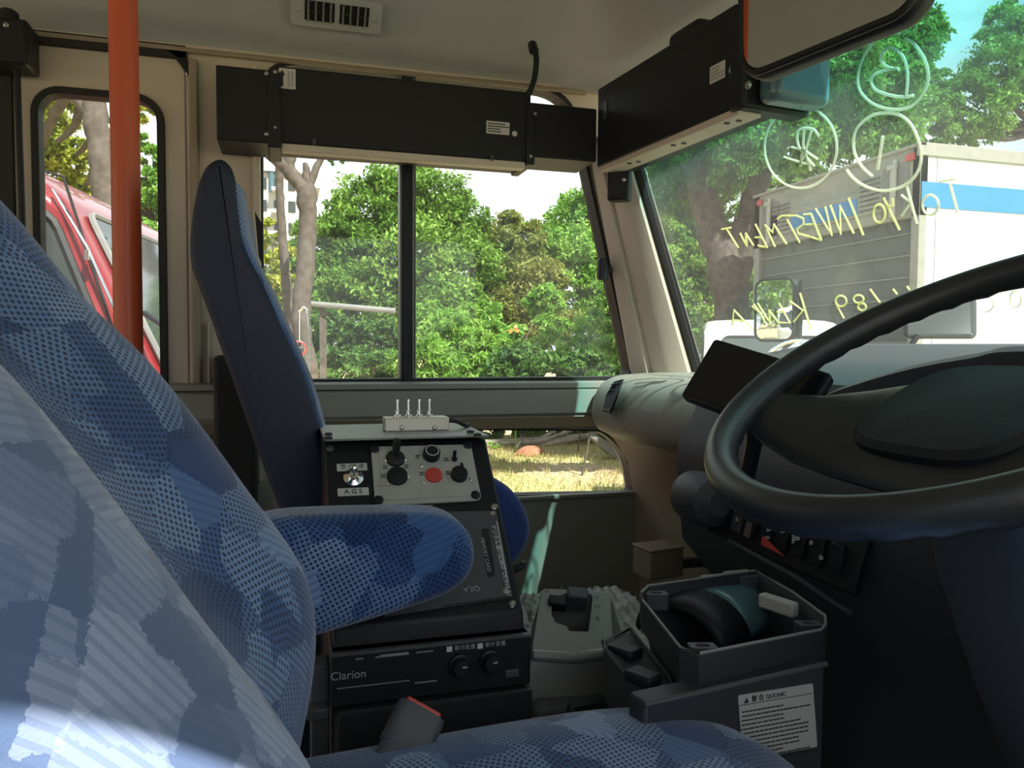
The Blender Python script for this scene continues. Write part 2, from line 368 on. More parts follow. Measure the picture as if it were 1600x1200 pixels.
# ---------------------------------------------------------------- text
def text(name, s, o, xd, yd, size, m, parent, lift=.0006, mirror=False, align='LEFT'):
    c = bpy.data.curves.new(name, 'FONT'); c.body = s; c.size = size; c.align_x = align; c.align_y = 'CENTER'; c.extrude = .0002
    t = bpy.data.objects.new(name, c); COL.objects.link(t); dg = bpy.context.evaluated_depsgraph_get(); dg.update()
    me = bpy.data.meshes.new_from_object(t.evaluated_get(dg)); bpy.data.objects.remove(t)
    xd, yd = nrm(xd), nrm(yd); nd = np.cross(xd, yd); o = np.array(o, float)+nd*lift
    if len(me.vertices) == 0: bpy.data.meshes.remove(me); return None
    for v in me.vertices:
        p = o+xd*v.co.x+yd*v.co.y+nd*v.co.z; v.co = (p[0], p[1], p[2]+H)
    me.materials.clear(); me.materials.append(m); q = bpy.data.objects.new(name, me); COL.objects.link(q); q.parent = parent
    return q
def sticker(name, P, xd, yd, w, h, m, parent, r=.001, t=.0006):
    """thin label lying on a surface; P is its centre"""
    xd, yd = nrm(xd), nrm(yd); nd = np.cross(xd, yd)
    return obj(name, plate(rrect(-w/2, w/2, -h/2, h/2, r, 3), [], lambda a, b: P+xd*a+yd*b, nd*t), m, parent, smooth=False)
def screw(name, P, d, r, m, parent):
    d = nrm(d); a, b = frame(d); P = np.array(P, float)
    g = lathe(P, d, [(0, r), (r*.35, r), (r*.7, r*.6), (r*.75, 0)], 14)
    return obj(name, g, m, parent)
def grid_text(name, P, xd, yd, w, h, rows, seed, m, parent, lh=.5):
    """rows of tiny printing too small to read"""
    rnd = random.Random(seed); gs = []; xd, yd = nrm(xd), nrm(yd); nd = np.cross(xd, yd)
    for i in range(rows):
        y = h/2-(i+.5)*h/rows; x = -w/2; end = w/2*rnd.choice([1, 1, .7, .2])
        while x < end:
            l = rnd.uniform(.03, .09)*w; c = P+xd*(x+l/2)+yd*y+nd*.0008
            gs.append(box(c, (l*.8, h/rows*lh, .0002), (xd, yd, nd))); x += l
    return obj(name, merge(*gs), m, parent, smooth=False)
SC.cycles.use_denoising = True
SC.cycles.max_bounces = 10; SC.cycles.diffuse_bounces = 6; SC.cycles.transparent_max_bounces = 24; SC.cycles.sample_clamp_indirect = 6

# ================================================================ THE BUS SHELL
WY = 1.78                                  # inner face of the left side wall
FL = -0.92                                 # cab floor
def wpt(px, py): p = un(px, py, Y=WY); return (p[0], p[2])
# --- left wall with its two windows and the door opening
win1 = rpoly([wpt(405, 89), wpt(893, 139), wpt(991, 594), wpt(404, 600)], [.09, .09, .03, .03], 8)
w2 = [wpt(560, 668), wpt(938, 671), wpt(962, 690), wpt(982, 722), wpt(990, 773), wpt(700, 778), wpt(560, 779)]
win2 = rpoly(w2, [.02, .02, .03, .03, .02, 0, .02], 5)
door = [wpt(6, 42), wpt(291, 82), wpt(291, 1500), wpt(6, 1500)]
dx0, dx1 = wpt(6, 42)[0], wpt(291, 82)[0]
dz = wpt(150, 62)[1]
doorhole = [(dx0, FL-.25), (dx0, dz), (dx1, dz), (dx1, FL-.25)]
wall_out = [(-3.6, FL-.3), (-3.6, .66), (.80, .66), (.925, .0), (.96, -.12), (1.2, -.3), (1.2, FL-.3)]
rear_win = rrect(-2.2, -.95, -.05, .5, .06)
struct('wall_left', plate(wall_out, [win1, win2, doorhole, rear_win], lambda a, b: (a, WY, b), (0, .05, 0)), M['cream'], smooth=False)
# cab floor and roof
struct('wall_right', plate([(-3.6, FL-.3), (-3.6, 1.04), (.9, 1.04), (1.0, .66), (1.2, 0), (1.2, FL-.3)], [rrect(-.14, .93, -.20, .53, .06), rrect(-1.6, -.42, -.05, .5, .06), rrect(-3.2, -1.75, -.05, .5, .06)], lambda a, b: (a, -.24, b), (0, .05, 0)), M['cream'], smooth=False)
struct('floor', bx(-3.6, 1.15, -.25, 1.83, FL-.06, FL), M['dark'])
def plan(inset, z):
    r = max(.06, .22-inset); x1, y1 = .84-inset, WY+.02-inset; P = [(-3.6, y1, z)]
    for k in range(9):
        t = math.pi/2*(1-k/8); P.append((x1-r+r*math.cos(t), y1-r+r*math.sin(t), z))
    P.append((x1+.15, -.3, z)); return P
zA, zB = un(400, 89, Y=WY)[2], un(400, 50, Y=WY-.05)[2]
rings = [plan(-.03, zA-.002), plan(.015, zA-.004), plan(.02, zA+.01), plan(.035, zB-.01), plan(.06, zB), plan(.08, zB+.012), plan(.16, zB+.09), plan(.30, zB+.19), plan(.45, zB+.25), plan(.7, zB+.29), plan(1.0, zB+.31)]
V, F = loft(rings, False, False); n = len(rings[-1]); o0 = (len(rings)-1)*n
V = list(V)+[(-3.6, -.3, zB+.31)]; F.append(tuple(o0+i for i in range(n))+(len(V)-1,))
ce = struct('ceiling', (V, F), M['headliner'], recalc=False)
mm = ce.modifiers.new('thick', 'SOLIDIFY'); mm.thickness = .03; mm.offset = -1
# raised seam where the wall lining meets the roof lining
tr = obj('trim_1', tube([(x, WY-.008, zA-.004) for x in np.linspace(-3.6, .7, 12)], .006, 8), M['brown_trim']); tr['kind'] = 'structure'
# --- front wall below the windscreen (dash bulkhead)
uF = nrm((.117, -1, 0))                       # the front of the bus runs this way towards the driver
ws_b = un(1087, 580, Y=1.70); ws_t = un(990, 262, Y=1.69)
ws_up = nrm(ws_t-ws_b); ws_b2 = ws_b-ws_up*.10; WL = np.linalg.norm(ws_t-ws_b)+.26
def wsp(s, t): return ws_b2+uF*s+ws_up*t
WN = nrm(np.cross(uF, ws_up));  WN = WN if WN[0] < 0 else -WN     # faces the cab
struct('wall_front', merge(prism([(1.16, 1.78, -.06), (1.16, 1.78, FL), (1.36, -.1, FL), (1.36, -.1, -.06)], (.05, 0, 0))), M['black_matt'], smooth=False)
# front left corner post: cream, wide, from the sash to the windscreen
cp = [un(918, 262, Y=1.76), un(985, 262, Y=1.67), un(1082, 584, Y=1.68), un(985, 600, Y=1.76)]
cpx = [cp[0], un(945, 262, Y=1.70), cp[1], cp[2], un(1010, 598, Y=1.70), cp[3]]
def corner_post():
    top0, top1 = un(916, 215, Y=1.775), un(975, 215, Y=1.665); bot0, bot1 = un(996, 640, Y=1.775), un(1098, 640, Y=1.665)
    rings = []
    for t in np.linspace(0, 1, 9):
        a, b = top0*(1-t)+bot0*t, top1*(1-t)+bot1*t; w = b-a; nn = nrm((-.62, -.78, 0))
        prof = [(0, 0), (.05, .012), (.30, .016), (.36, .006), (.42, .016), (.7, .022), (.95, .014), (1, 0)]
        front = [a+w*q+nn*h for q, h in prof]; back = [b+np.array([.05, .03, 0]), a+np.array([.05, .06, 0])]
        rings.append(front+back)
    return loft(rings)
struct('trim_2', corner_post(), M['cream'], ang=50)
# black gasket along the windscreen's left edge
struct('trim_3', merge(tube([un(990, 240, Y=1.665), un(1094, 600, Y=1.665)], .012, 8), tube([un(997, 240, Y=1.66), un(1101, 600, Y=1.66)], .006, 8)), M['rubber'])
# windscreen and what is written on it
win3 = thing('window_3', None, None); win3['kind'] = 'structure'
obj('pane', prism([wsp(.0, 0), wsp(2.0, 0), wsp(2.0, WL), wsp(.0, WL)], WN*.005), M['glass_front'], win3, smooth=False)
def onglass(px, py): return un(px, py, P=wsp(0, 0)-WN*.0022, N=WN)
def zs(ox, oy, s): return lambda pts: [(ox+x/s, oy+y/s) for x, y in pts]
zA4, z58, z8 = zs(1150, 0, 3.529), zs(1180, 280, 5.714), zs(1100, 300, 3.2)
def ell(cx, cy, rx, ry, a0=0, a1=360, n=22): return [(cx+rx*math.cos(math.radians(a0+(a1-a0)*k/n)), cy+ry*math.sin(math.radians(a0+(a1-a0)*k/n))) for k in range(n+1)]
def strokes(name, lines, r, m, sm=True, seed=1):
    g = []
    for L in lines:
        P = [onglass(*p) for p in L]
        if sm and len(P) > 3: P = smoothline(P, 4)
        g.append(tube(P, r, 6))
    return obj(name, merge(*g), m, win3)
strokes('handwriting', [zA4([(900, 185), (860, 178), (800, 195), (740, 255), (690, 345), (672, 440), (690, 510), (760, 575), (860, 603), (960, 590), (1030, 520), (1060, 430), (1040, 330), (985, 245), (935, 215)]),
    zA4([(900, 385), (830, 365), (800, 335), (802, 300), (830, 270), (870, 268), (920, 310), (943, 380), (946, 450), (938, 530)]),
    zA4([(895, 378), (830, 385), (765, 410), (745, 450), (770, 495), (850, 525), (930, 535), (978, 524)])], .0024, M['marker_faint'])
strokes('handwriting', [zA4(ell(357, 812, 199, 225, -60, 300)), zA4([(455, 750), (430, 715), (380, 706), (345, 720), (337, 760), (352, 820), (400, 880), (432, 915)]),
    zA4([(375, 710), (370, 800), (355, 918)]), zA4([(415, 725), (385, 830), (350, 918)]), zA4([(265, 865), (350, 893), (430, 915)]), zA4([(305, 810), (380, 830), (450, 877)]), zA4([(370, 800), (390, 870), (412, 942)])], .0023, M['marker_faint'])
strokes('handwriting', [zA4([(752, 972), (690, 912), (650, 825), (660, 720), (740, 642), (840, 622), (930, 650), (990, 730), (1022, 850), (1000, 950), (930, 1022), (820, 1052), (720, 1030), (650, 985), (610, 935)]), zA4([(810, 750), (780, 935)])], .0026, M['marker_faint'])
strokes('handwriting', [z8([(88, 186), (135, 178)]), z8([(112, 183), (172, 278)]), z8([(180, 205), (213, 272)]), z8([(213, 272), (208, 205)]), z8([(208, 205), (248, 268)]),
    z58([(0, 400), (108, 610)]), z58([(25, 592), (108, 610)]), z58([(0, 520), (48, 518)]), z58([(178, 605), (85, 405), (155, 475), (165, 400), (280, 580)])], .0020, M['marker'], False)
strokes('handwriting', [z58([(197, 355), (240, 326), (375, 325)]), z58([(285, 360), (398, 568)]), z58([(375, 327), (430, 350), (432, 400), (372, 445), (385, 485), (480, 510)]),
    z58([(430, 315), (497, 308)]), z58([(497, 308), (590, 545)]), z58([(590, 545), (495, 515)]), z58([(450, 405), (530, 400)]),
    z58([(538, 260), (685, 500), (625, 245)]), z58([(670, 230), (765, 490), (755, 235), (880, 485)]), z58([(832, 165), (965, 500)]),
    z58(ell(1108, 305, 52, 82)), z58([(1145, 165), (1290, 455)]), z58([(1225, 170), (1232, 235), (1180, 240)])], .0020, M['marker'], False)
strokes('handwriting', [z58([(1350, 50), (1445, 400)]), z58([(1305, 140), (1388, 210), (1308, 328)]), zA4(ell(1072, 1130, 44, 55)), zA4([(1178, 1010), (1222, 1170)]), zA4([(1120, 1002), (1215, 985)])], .0022, M['marker_faint'], False)
strokes('handwriting', [z8([(480, 505), (535, 690)]), z8([(430, 545), (495, 592), (448, 650)]), z8([(375, 555), (430, 655), (372, 652)]), z8([(365, 600), (400, 598)]),
    z8([(325, 590), (378, 660)]), z8([(325, 590), (330, 655)]), z8([(268, 555), (330, 655)]), z8([(250, 560), (285, 610), (240, 570)]), z8([(285, 610), (310, 660)]), z8([(140, 665), (150, 590), (245, 690)]), z8([(150, 640), (200, 645)])], .0020, M['marker'], False)
strokes('handwriting', [z8(ell(685, 545, 27, 27)), z8([(658, 555), (700, 632)]), z8(ell(773, 535, 25, 20)), z8(ell(790, 574, 20, 17)), z8([(830, 485), (880, 553)]), z8([(945, 485), (966, 512)]), z8([(1015, 470), (1027, 490)])], .0019, M['marker'], False)
strokes('handwriting', [z8(ell(1558, 535, 28, 42)), z8(ell(1405, 560, 42, 40, -60, 130))], .0012, M['marker_faint'], False)

# --- sliding side window
win = thing('window_1', None, None); win['kind'] = 'structure'
iw = [p for p in win1]; cx_, cz_ = np.mean([p[0] for p in iw]), np.mean([p[1] for p in iw])
def shrink(P, d):
    P = np.array(P, float); c = P.mean(0); w = P-c; s = np.abs(w).max(0); return [tuple(c+q*(s-d)/s) for q in w]
obj('gasket', plate(win1, [shrink(win1, .010)], lambda a, b: (a, WY-.006, b), (0, .05, 0)), M['rubber'], win, smooth=False)
obj('pane', plate(shrink(win1, .009), [], lambda a, b: (a, WY+.03, b), (0, .004, 0)), M['glass_side'], win, smooth=False)
px_, pt = un(635, 235, Y=WY+.01), un(635, 600, Y=WY+.01)
obj('meeting_rail', merge(bx(px_[0]-.0115, px_[0]+.0115, WY-.008, WY+.03, pt[2], .62), ), M['black'], win, bevel=.002)
obj('sash_edge', merge(bx(px_[0]-.0165, px_[0]-.0125, WY+.0, WY+.03, pt[2], .62), bx(px_[0]+.0135, px_[0]+.0165, WY+.0, WY+.03, pt[2], .62), bx(px_[0]+.019, px_[0]+.0205, WY+.0, WY+.03, pt[2], .62)), M['silver'], win, smooth=False)
# rounded latch on the front edge of the window
lt = un(941, 421, Y=WY-.02)
la = thing('window_latch', 'small black latch knob on the front edge of the side window', 'latch')
obj('knob', pillow(rrect3 := [lt+np.array([a, -.012, b]) for a, b in rrect(-.012, .010, -.027, .027, .006)], (0, .02, 0), .004), M['black'], la)
obj('bracket', bx(lt[0]+.008, lt[0]+.03, WY-.02, WY+.01, lt[2]-.008, lt[2]+.010), M['black'], la, bevel=.003)
# lower window
lw = thing('window_2', None, None); lw['kind'] = 'structure'
obj('gasket', plate(win2, [shrink(win2, .005)], lambda a, b: (a, WY-.003, b), (0, .04, 0)), M['rubber'], lw, smooth=False)
obj('pane', plate(shrink(win2, .004), [], lambda a, b: (a, WY+.025, b), (0, .004, 0)), M['glass_side'], lw, smooth=False)
# window sill roll and belt panel, both run along the wall
x0, x1 = -.25, un(962, 600, Y=1.7)[0]
zt, zr, zb, zl = un(700, 597, Y=WY-.03)[2], un(700, 609, Y=WY-.045)[2], un(700, 652, Y=WY-.055)[2], un(700, 669, Y=WY-.02)[2]
tr = obj('trim_4', loft([[(x, y, z) for y, z in ((WY+.01, zt), (WY-.02, zt+.001), (WY-.034, zt-.004), (WY-.036, zr+.002), (WY-.03, zr), (WY+.01, zr))] for x in (x0, x1)]), M['grey_trim'], ang=60); tr['kind'] = 'structure'
tr = obj('trim_5', loft([[(x, y, z) for y, z in ((WY+.01, zr-.001), (WY-.034, zr-.001), (WY-.045, zr-.006), (WY-.058, zb+.006), (WY-.054, zb), (WY-.02, zl), (WY+.01, zl))] for x in (x0, x1)]), M['grey_trim'], ang=25); tr['kind'] = 'structure'
tr = obj('trim_6', loft([[(x, y, z) for y, z in ((WY+.01, zl+.003), (WY-.051, zb-.001), (WY-.054, zb-.004), (WY-.022, zl-.004), (WY+.01, zl-.004))] for x in (x0, x1)]), M['brown_trim'], ang=25); tr['kind'] = 'structure'  # belt panel's underside; warm light bounced off the ground is put into its brown

wl = wpt(700, 779)[1]
tr = obj('trim_10', merge(bx(.0, .86, WY-.012, WY+.002, FL, wl-.004), bx(.0, .85, WY-.020, WY+.002, wl-.012, wl-.002)), M['grey_trim'], bevel=.003); tr['kind'] = 'structure'
# --- folding entry door with its tall window
dr = thing('door_1', None, None); dr['kind'] = 'structure'
def dpt(px, py): p = un(px, py, Y=WY+.01); return (p[0], p[2])
a, b, c_, d_ = dpt(50, 140), dpt(257, 152), dpt(262, 700), dpt(62, 700)
hx0, hx1 = a[0], b[0]; hz = un(150, 143, Y=WY+.01)[2]
hole = rrect(hx0-.0, hx1, -.62, hz, .055, 8)
leaf = [(dx0+.012, FL-.2), (dx0+.012, dz-.02), (dx1-.02, dz-.02), (dx1-.004, dz-.04), (dx1-.004, FL-.2)]
obj('leaf', plate(leaf, [hole], lambda u, v: (u, WY+.004, v), (0, .035, 0)), M['cream'], dr, bevel=.002)
obj('gasket', plate(hole, [rrect(hx0+.014, hx1-.014, -.606, hz-.014, .042, 8)], lambda u, v: (u, WY-.006, v), (0, .04, 0)), M['rubber'], dr, bevel=.003)
obj('pane', plate(rrect(hx0+.012, hx1-.012, -.608, hz-.012, .043, 8), [], lambda u, v: (u, WY+.02, v), (0, .004, 0)), M['glass_side'], dr, smooth=False)
obj('seal', merge(bx(dx0-.02, dx0+.012, WY-.01, WY+.03, FL, dz), bx(dx0-.05, dx1, WY-.012, WY+.03, dz-.022, dz+.003)), M['rubber'], dr)
cq = un(283, 90, Y=WY-.01)
obj('hinge_plate', prism([(dx1-.045, WY-.012, dz-.004), (dx1+.003, WY-.012, dz-.004), (dx1+.003, WY-.012, dz-.055), (dx1-.02, WY-.012, dz-.02)], (0, .012, 0)), M['black'], dr, smooth=False)
# strip pillar between the door and the cab window, and the dark partition under it
xa, xb = un(297, 300, Y=WY-.02)[0], un(311, 300, Y=WY-.02)[0]
tr = obj('trim_7', bx(xa, xb, WY-.022, WY+.01, FL, .60), M['brown_trim'], bevel=.004); tr['kind'] = 'structure'
xc = un(330, 640, Y=WY-.02)[0]
tr = obj('trim_8', bx(xb+.012, xc-.002, WY-.012, WY+.01, FL, .05), M['cream'], bevel=.003); tr['kind'] = 'structure'
pa = tag(obj('partition_panel', bx(un(336, 640, Y=1.7)[0], un(400, 640, Y=1.7)[0], 1.66, 1.77, FL, un(345, 555, Y=1.7)[2]), M['black_matt'], bevel=.01), 'black partition panel low behind the tall side seat', 'panel')
tr = obj('trim_9', bx(un(380, 300, Y=WY)[0]+.02, un(404, 300, Y=WY)[0]+.005, WY-.03, WY+.01, -.3, .60), M['cream'], bevel=.012, seg=4); tr['kind'] = 'structure'
# door gear box and rod at the top left
gp = un(14, 66, Y=1.70)
dg_ = thing('door_gear', 'black door gear box with a thin rod hanging at top left', 'door gear')
obj('housing', bx(gp[0]-.05, gp[0]+.036, 1.68, 1.76, gp[2]-.045, gp[2]+.04), M['black'], dg_, bevel=.006)
obj('cap', lathe((gp[0]+.0, 1.70, gp[2]+.035), (0, 0, 1), [(0, .018), (.02, .018), (.026, .010), (.026, 0)], 16), M['black'], dg_)
obj('rod', tube([(gp[0]+.008, 1.715, gp[2]-.04), (gp[0]+.02, 1.715, -.6)], .006, 8), M['black'], dg_)
screw('screw', (gp[0]+.002, 1.681, gp[2]+.025), (0, -1, 0), .005, M['screw'], dg_)

# ================================================================ INTERIOR THINGS
# --- orange grab pole
pp = un(197, 300, D=1.22)
po = thing('grab_pole', 'orange painted grab pole standing in front of the entry door', 'pole')
obj('tube', tube([(pp[0], pp[1], FL+.01), (pp[0], pp[1], .95)], .0215, 28), M['orange'], po)
obj('flange', lathe((pp[0], pp[1], FL), (0, 0, 1), [(0, .045), (.006, .045), (.012, .024), (.02, .0225)], 24), M['orange'], po)

# --- side sunblind box
SB0, SB1 = 1.635, 1.755
sb = thing('sunblind_box', 'long black sunblind box above the sliding side window', 'blind box')
pz = lambda px, py: un(px, py, Y=SB0)
xL, xM, xR = pz(338, 150)[0], pz(436, 150)[0], pz(822, 150)[0]; xE = pz(932, 200)[0]
zT, zBt = pz(600, 120)[2], pz(600, 236)[2]
obj('cover', bx(xM, xR+.012, SB0, SB1, zBt, zT), M['black'], sb, bevel=.004)
obj('end_bracket', merge(bx(xL, xM+.002, SB0-.006, SB1, zBt-.004, zT-.012), bx(xM-.022, xM+.004, SB0-.010, SB1, zBt-.012, zT-.016)), M['black'], sb, bevel=.003)
obj('end_bracket', merge(bx(xR+.008, xE, SB0-.003, SB1, zBt+.012, zT-.022), bx(xR, xR+.02, SB0-.007, SB1, zBt-.006, zT-.03)), M['black'], sb, bevel=.004)
obj('bottom_rail', bx(xM+.004, xR, SB0+.002, SB0+.03, zBt-.014, zBt+.001), M['cream'], sb, bevel=.002)
for px, py in ((417, 117), (430, 115), (417, 211), (430, 201)): screw('screw', pz(px, py)+V3(0, -.007, 0), (0, -1, 0), .0045, M['screw'], sb)
for px, py in ((835, 179), (828, 245)): screw('screw', pz(px, py)+V3(0, -.006, 0), (0, -1, 0), .004, M['screw'], sb)
for px, py in ((491, 224), (768, 249)): obj('rail_clip', box(pz(px, py)+V3(0, -.001, .003), (.006, .004, .012)), M['dark'], sb)
P = pz(449, 123); st = sticker('arrow_label', P, (1, 0, 0), (0, 0, 1), .032, .040, M['label'], sb)
obj('arrow', prism([P+V3(a-.010, -.0012, b) for a, b in ((-.0022, -.016), (.0022, -.016), (.0022, .006), (.006, .006), (0, .017), (-.006, .006), (-.0022, .006))], (0, .0004, 0)), M['ink'], sb, smooth=False)
grid_text('arrow_caption', P+V3(.006, -.0008, 0), (0, 0, -1), (1, 0, 0), .030, .014, 2, 3, M['faint'], sb)
P = pz(778, 200); sticker('rating_label', P, (1, 0, 0), (0, 0, 1), .052, .027, M['label'], sb); grid_text('rating_text', P, (1, 0, 0), (0, 0, 1), .046, .022, 4, 7, M['ink'], sb)
obj('round_seal', lathe(pz(804, 209), (0, -1, 0), [(0, .006), (.0008, .006), (.0008, 0)], 18), M['label'], sb)
# --- front sunblind box
fb = thing('front_sunblind_box', 'black sunblind box slanting above the windscreen', 'blind box')
fu = nrm((.117, -1, 0)); fn = nrm(np.cross(fu, (0, 0, 1)));  fn = fn if fn[0] < 0 else -fn
f0 = un(936, 262, Y=1.62); 
def fpt(px, py): return un(px, py, P=f0, N=fn)
L1 = np.dot(fpt(1153, 155)-f0, fu); hF = fpt(1135, 2)[2]-fpt(1135, 164)[2]
def fbox(s0, s1, d0, d1, h0, h1): return box(f0+fu*(s0+s1)/2-fn*(d0+d1)/2+V3(0, 0, (h0+h1)/2), (s1-s0, d1-d0, h1-h0), (fu, -fn, (0, 0, 1)))
zc_ = 0
obj('cover', fbox(-.01, L1-.01, 0, .10, .002, hF), M['black'], fb, bevel=.003)
obj('bottom_rail', fbox(.0, L1+.0, .002, .05, -.010, .003), M['cream'], fb, bevel=.002)
obj('end_bracket', merge(fbox(L1-.02, L1+.02, -.004, .14, -.004, hF-.01), ), M['black'], fb, bevel=.006)
obj('gear_cover', fbox(L1+.02, L1+.07, .02, .14, .0, .10), M['bluegrey'], fb, bevel=.015, seg=3)
obj('mount_lug', fbox(.23, .33, .02, .10, hF-.02, hF+.035), M['black'], fb, bevel=.012, seg=3)
screw('screw', fpt(1170, 133), fn, .007, M['screw'], fb)
P = fpt(1122, 113); sticker('rating_label', P+fn*.001, fu, (0, 0, 1), .042, .030, M['label'], fb); grid_text('rating_text', P+fn*.0012, fu, (0, 0, 1), .036, .024, 4, 9, M['faint'], fb)
obj('round_seal', lathe(fpt(1143, 109), fn, [(0, .006), (.0012, .006), (.0012, 0)], 18), M['faint'], fb)
sticker('side_label', fpt(946, 172)+fn*.001, fu, (0, 0, 1), .018, .038, M['dark'], fb)
for s in (.10, .26, .42): obj('rail_clip', merge(fbox(s, s+.006, .012, .020, -.0125, -.009), fbox(s+.02, s+.026, .022, .030, -.0125, -.009)), M['dark'], fb)

# --- interior mirror
mi = thing('interior_mirror', 'wide interior mirror with a rounded black rim at the top right', 'mirror')
m0 = un(1160, 128, D=1.05); mn = nrm((-.963, -.271, .0)); mu = nrm(np.cross((0, 0, 1), mn)); mu = mu if mu[1] < 0 else -mu
m1 = un(1447, 12, P=m0, N=mn); wM = np.dot(m1-m0, mu); tilt = (m1[2]-m0[2])/wM
mu = nrm(mu+V3(0, 0, tilt)); mv = nrm(np.cross(mn, mu)); mv = mv if mv[2] > 0 else -mv
wM = np.linalg.norm(m1-m0); hM = .19
o2 = [m0+mu*a+mv*b for a, b in rrect(-.006, wM, -.004, hM, .04, 8)]
obj('housing', pillow(o2, -mn*.035, .012), M['black'], mi)
o2 = [m0+mu*a+mv*b+mn*.001 for a, b in rrect(.004, wM-.008, .008, hM-.008, .034, 8)]
obj('glass', prism(o2, mn*.0015), M['mirror_dim'], mi, smooth=False)
obj('rim', tube([m0+mu*a+mv*b+mn*.001 for a, b in rrect(-.001, wM-.004, .003, hM-.004, .037, 8)], .0045, 8, True), M['black'], mi)
obj('arm', tube(smoothline([m0+mu*wM*.5+mv*hM*.8-mn*.02, m0+mu*wM*.5+mv*(hM+.05)-mn*.06, m0+mu*wM*.5+V3(.10, 0, hM+.16)], 5), .009, 10), M['black'], mi)

# --- roof air vent
vt = thing('air_vent', 'dark louvred air vent pair in the roof cove', 'air vent')
vz = V3(0, -.78, -.62); vc = un(526, 21, Y=WY-.115); vx = V3(1, 0, 0); vn = nrm((0, -.66, -.75)); vy = nrm(np.cross(vn, vx))
if vy[2] < 0: vy = -vy
def vp(a, b, c=0): return vc+vx*a+vy*b+vn*c
obj('bezel', plate([(p[0], p[1]) for p in rrect(-.092, .092, -.034, .034, .01)], [rrect(-.064, -.004, -.021, .021, .002, 2), rrect(.006, .066, -.021, .021, .002, 2)], lambda a, b: vp(a, b, -.006), vn*.008), M['headliner'], vt, bevel=.002)
obj('duct', box(vp(0, 0, -.003), (.14, .05, .006), (vx, vy, vn)), M['black_matt'], vt)
for g0 in (-.064, .006):
    for k in range(4): obj('louvre', box(vp(g0+.0075+.015*k, 0, .004), (.0014, .042, .010), (nrm(vx+vn*.4), vy, nrm(vn-vx*.4))), M['silver'], vt)
    obj('vane', box(vp(g0+.03, .0, .002), (.060, .0012, .006), (vx, vy, vn)), M['dark'], vt)
for s in (-.08, .08): screw('screw', vp(s, 0, .006), vn, .003, M['screw'], vt)

# --- bent stay hanging from the roof by the side blind
cb = thing('blind_stay', 'bent dark stay running from the roof to the side blind box', 'stay')
obj('arm', tube(smoothline([un(834, 76, Y=1.63), un(838, 90, Y=1.62), un(836, 118, Y=1.62), un(831, 136, Y=1.62), un(824, 150, Y=1.63)], 5), .0065, 10), M['black'], cb)
obj('boss', lathe(un(834, 78, Y=1.635), (0, -.6, -.8), [(-.02, .010), (.004, .011), (.008, .006), (.008, 0)], 14), M['black'], cb)

# --- small black box hanging in the front corner
cs = thing('corner_speaker', 'small black box hung at the top of the front corner post', 'speaker')
cc = un(968, 290, Y=1.615)
obj('body', box(cc, (.05, .035, .072), (nrm((.8, -.6, 0)), nrm((.6, .8, 0)), (0, 0, 1))), M['black'], cs, bevel=.006)
obj('bracket', box(cc+V3(.01, 0, .045), (.02, .02, .04)), M['black'], cs, bevel=.003)
screw('screw', un(975, 281, Y=1.59), (-.6, -.8, 0), .005, M['screw'], cs)

# ================================================================ DASHBOARD
dash = thing('dashboard', 'grey dashboard rolling along below the windscreen, vent at its left end', 'dashboard')
# section through the passenger end of the dash, in X and Z, read at the end face
ye = 1.70
dz1 = un(1010, 586, Y=1.6)[2]; dzr = un(948, 655, Y=ye-.02)[2]
def dsec(y, t, top=0, drop=0):
    s = (ye-y)*.117; X = .70+s
    return [(X+.30, y, -.055+top), (X+.22, y, dz1+.004+top), (X+.10, y, dz1+top), (X+.045, y, dz1-.008+top), (X+.015, y, dz1-.028+top), (X+.0, y, dz1-.06), (X-.006, y, dz1-.095), (X+.004, y, dz1-.125-drop), (X+.03, y, dz1-.142-drop), (X+.10, y, dz1-.165-drop), (X+.30, y, dz1-.17-drop)]
ys = np.linspace(ye-.03, .92, 12)
_ds = dsec; dsec = lambda *a: [tuple(p) for p in smoothline([np.array(q) for q in _ds(*a)], 4)]
R_ = [dsec(y, 0, 0, 0) for y in ys]
e0 = np.array(dsec(ye, 0)); ctr = e0.mean(0); endr = [list(ctr+(p-ctr)*q+np.array([0, k, 0])) for p in e0 for q, k in ((1, 0),)]
R0_ = [tuple(ctr+(np.array(p)-ctr)*.93+np.array([0, .012, 0])) for p in dsec(ye, 0)]
obj('top_pad', loft([R0_, dsec(ye-.008, 0)]+R_), M['grey_trim'], dash, ang=40)
# lower fairing under the pad curving down to the lower window
fr_ = []
for t, (px, py) in enumerate(((946, 674), (962, 690), (982, 722), (989, 760), (992, 800), (994, 900))):
    p = un(px, py, Y=WY-.01); fr_.append(p)
fair = []
for y, dx in ((WY-.004, 0), (1.62, .03), (1.45, .05), (1.22, .075)):
    fair.append([(p[0]+dx, y, p[2]) for p in fr_]+[(1.1, y, fr_[-1][2]), (1.1, y, fr_[0][2]+.004)])
obj('lower_fairing', loft(fair), M['brown_trim'], dash, ang=50)
obj('kick_panel', prism([(fr_[-1][0]+.03, 1.70, fr_[-1][2]), (fr_[-1][0]+.03, 1.70, FL), (fr_[-1][0]+.10, 1.2, FL), (fr_[-1][0]+.10, 1.2, fr_[-1][2])], (.03, 0, 0)), M['dark'], dash, smooth=False)
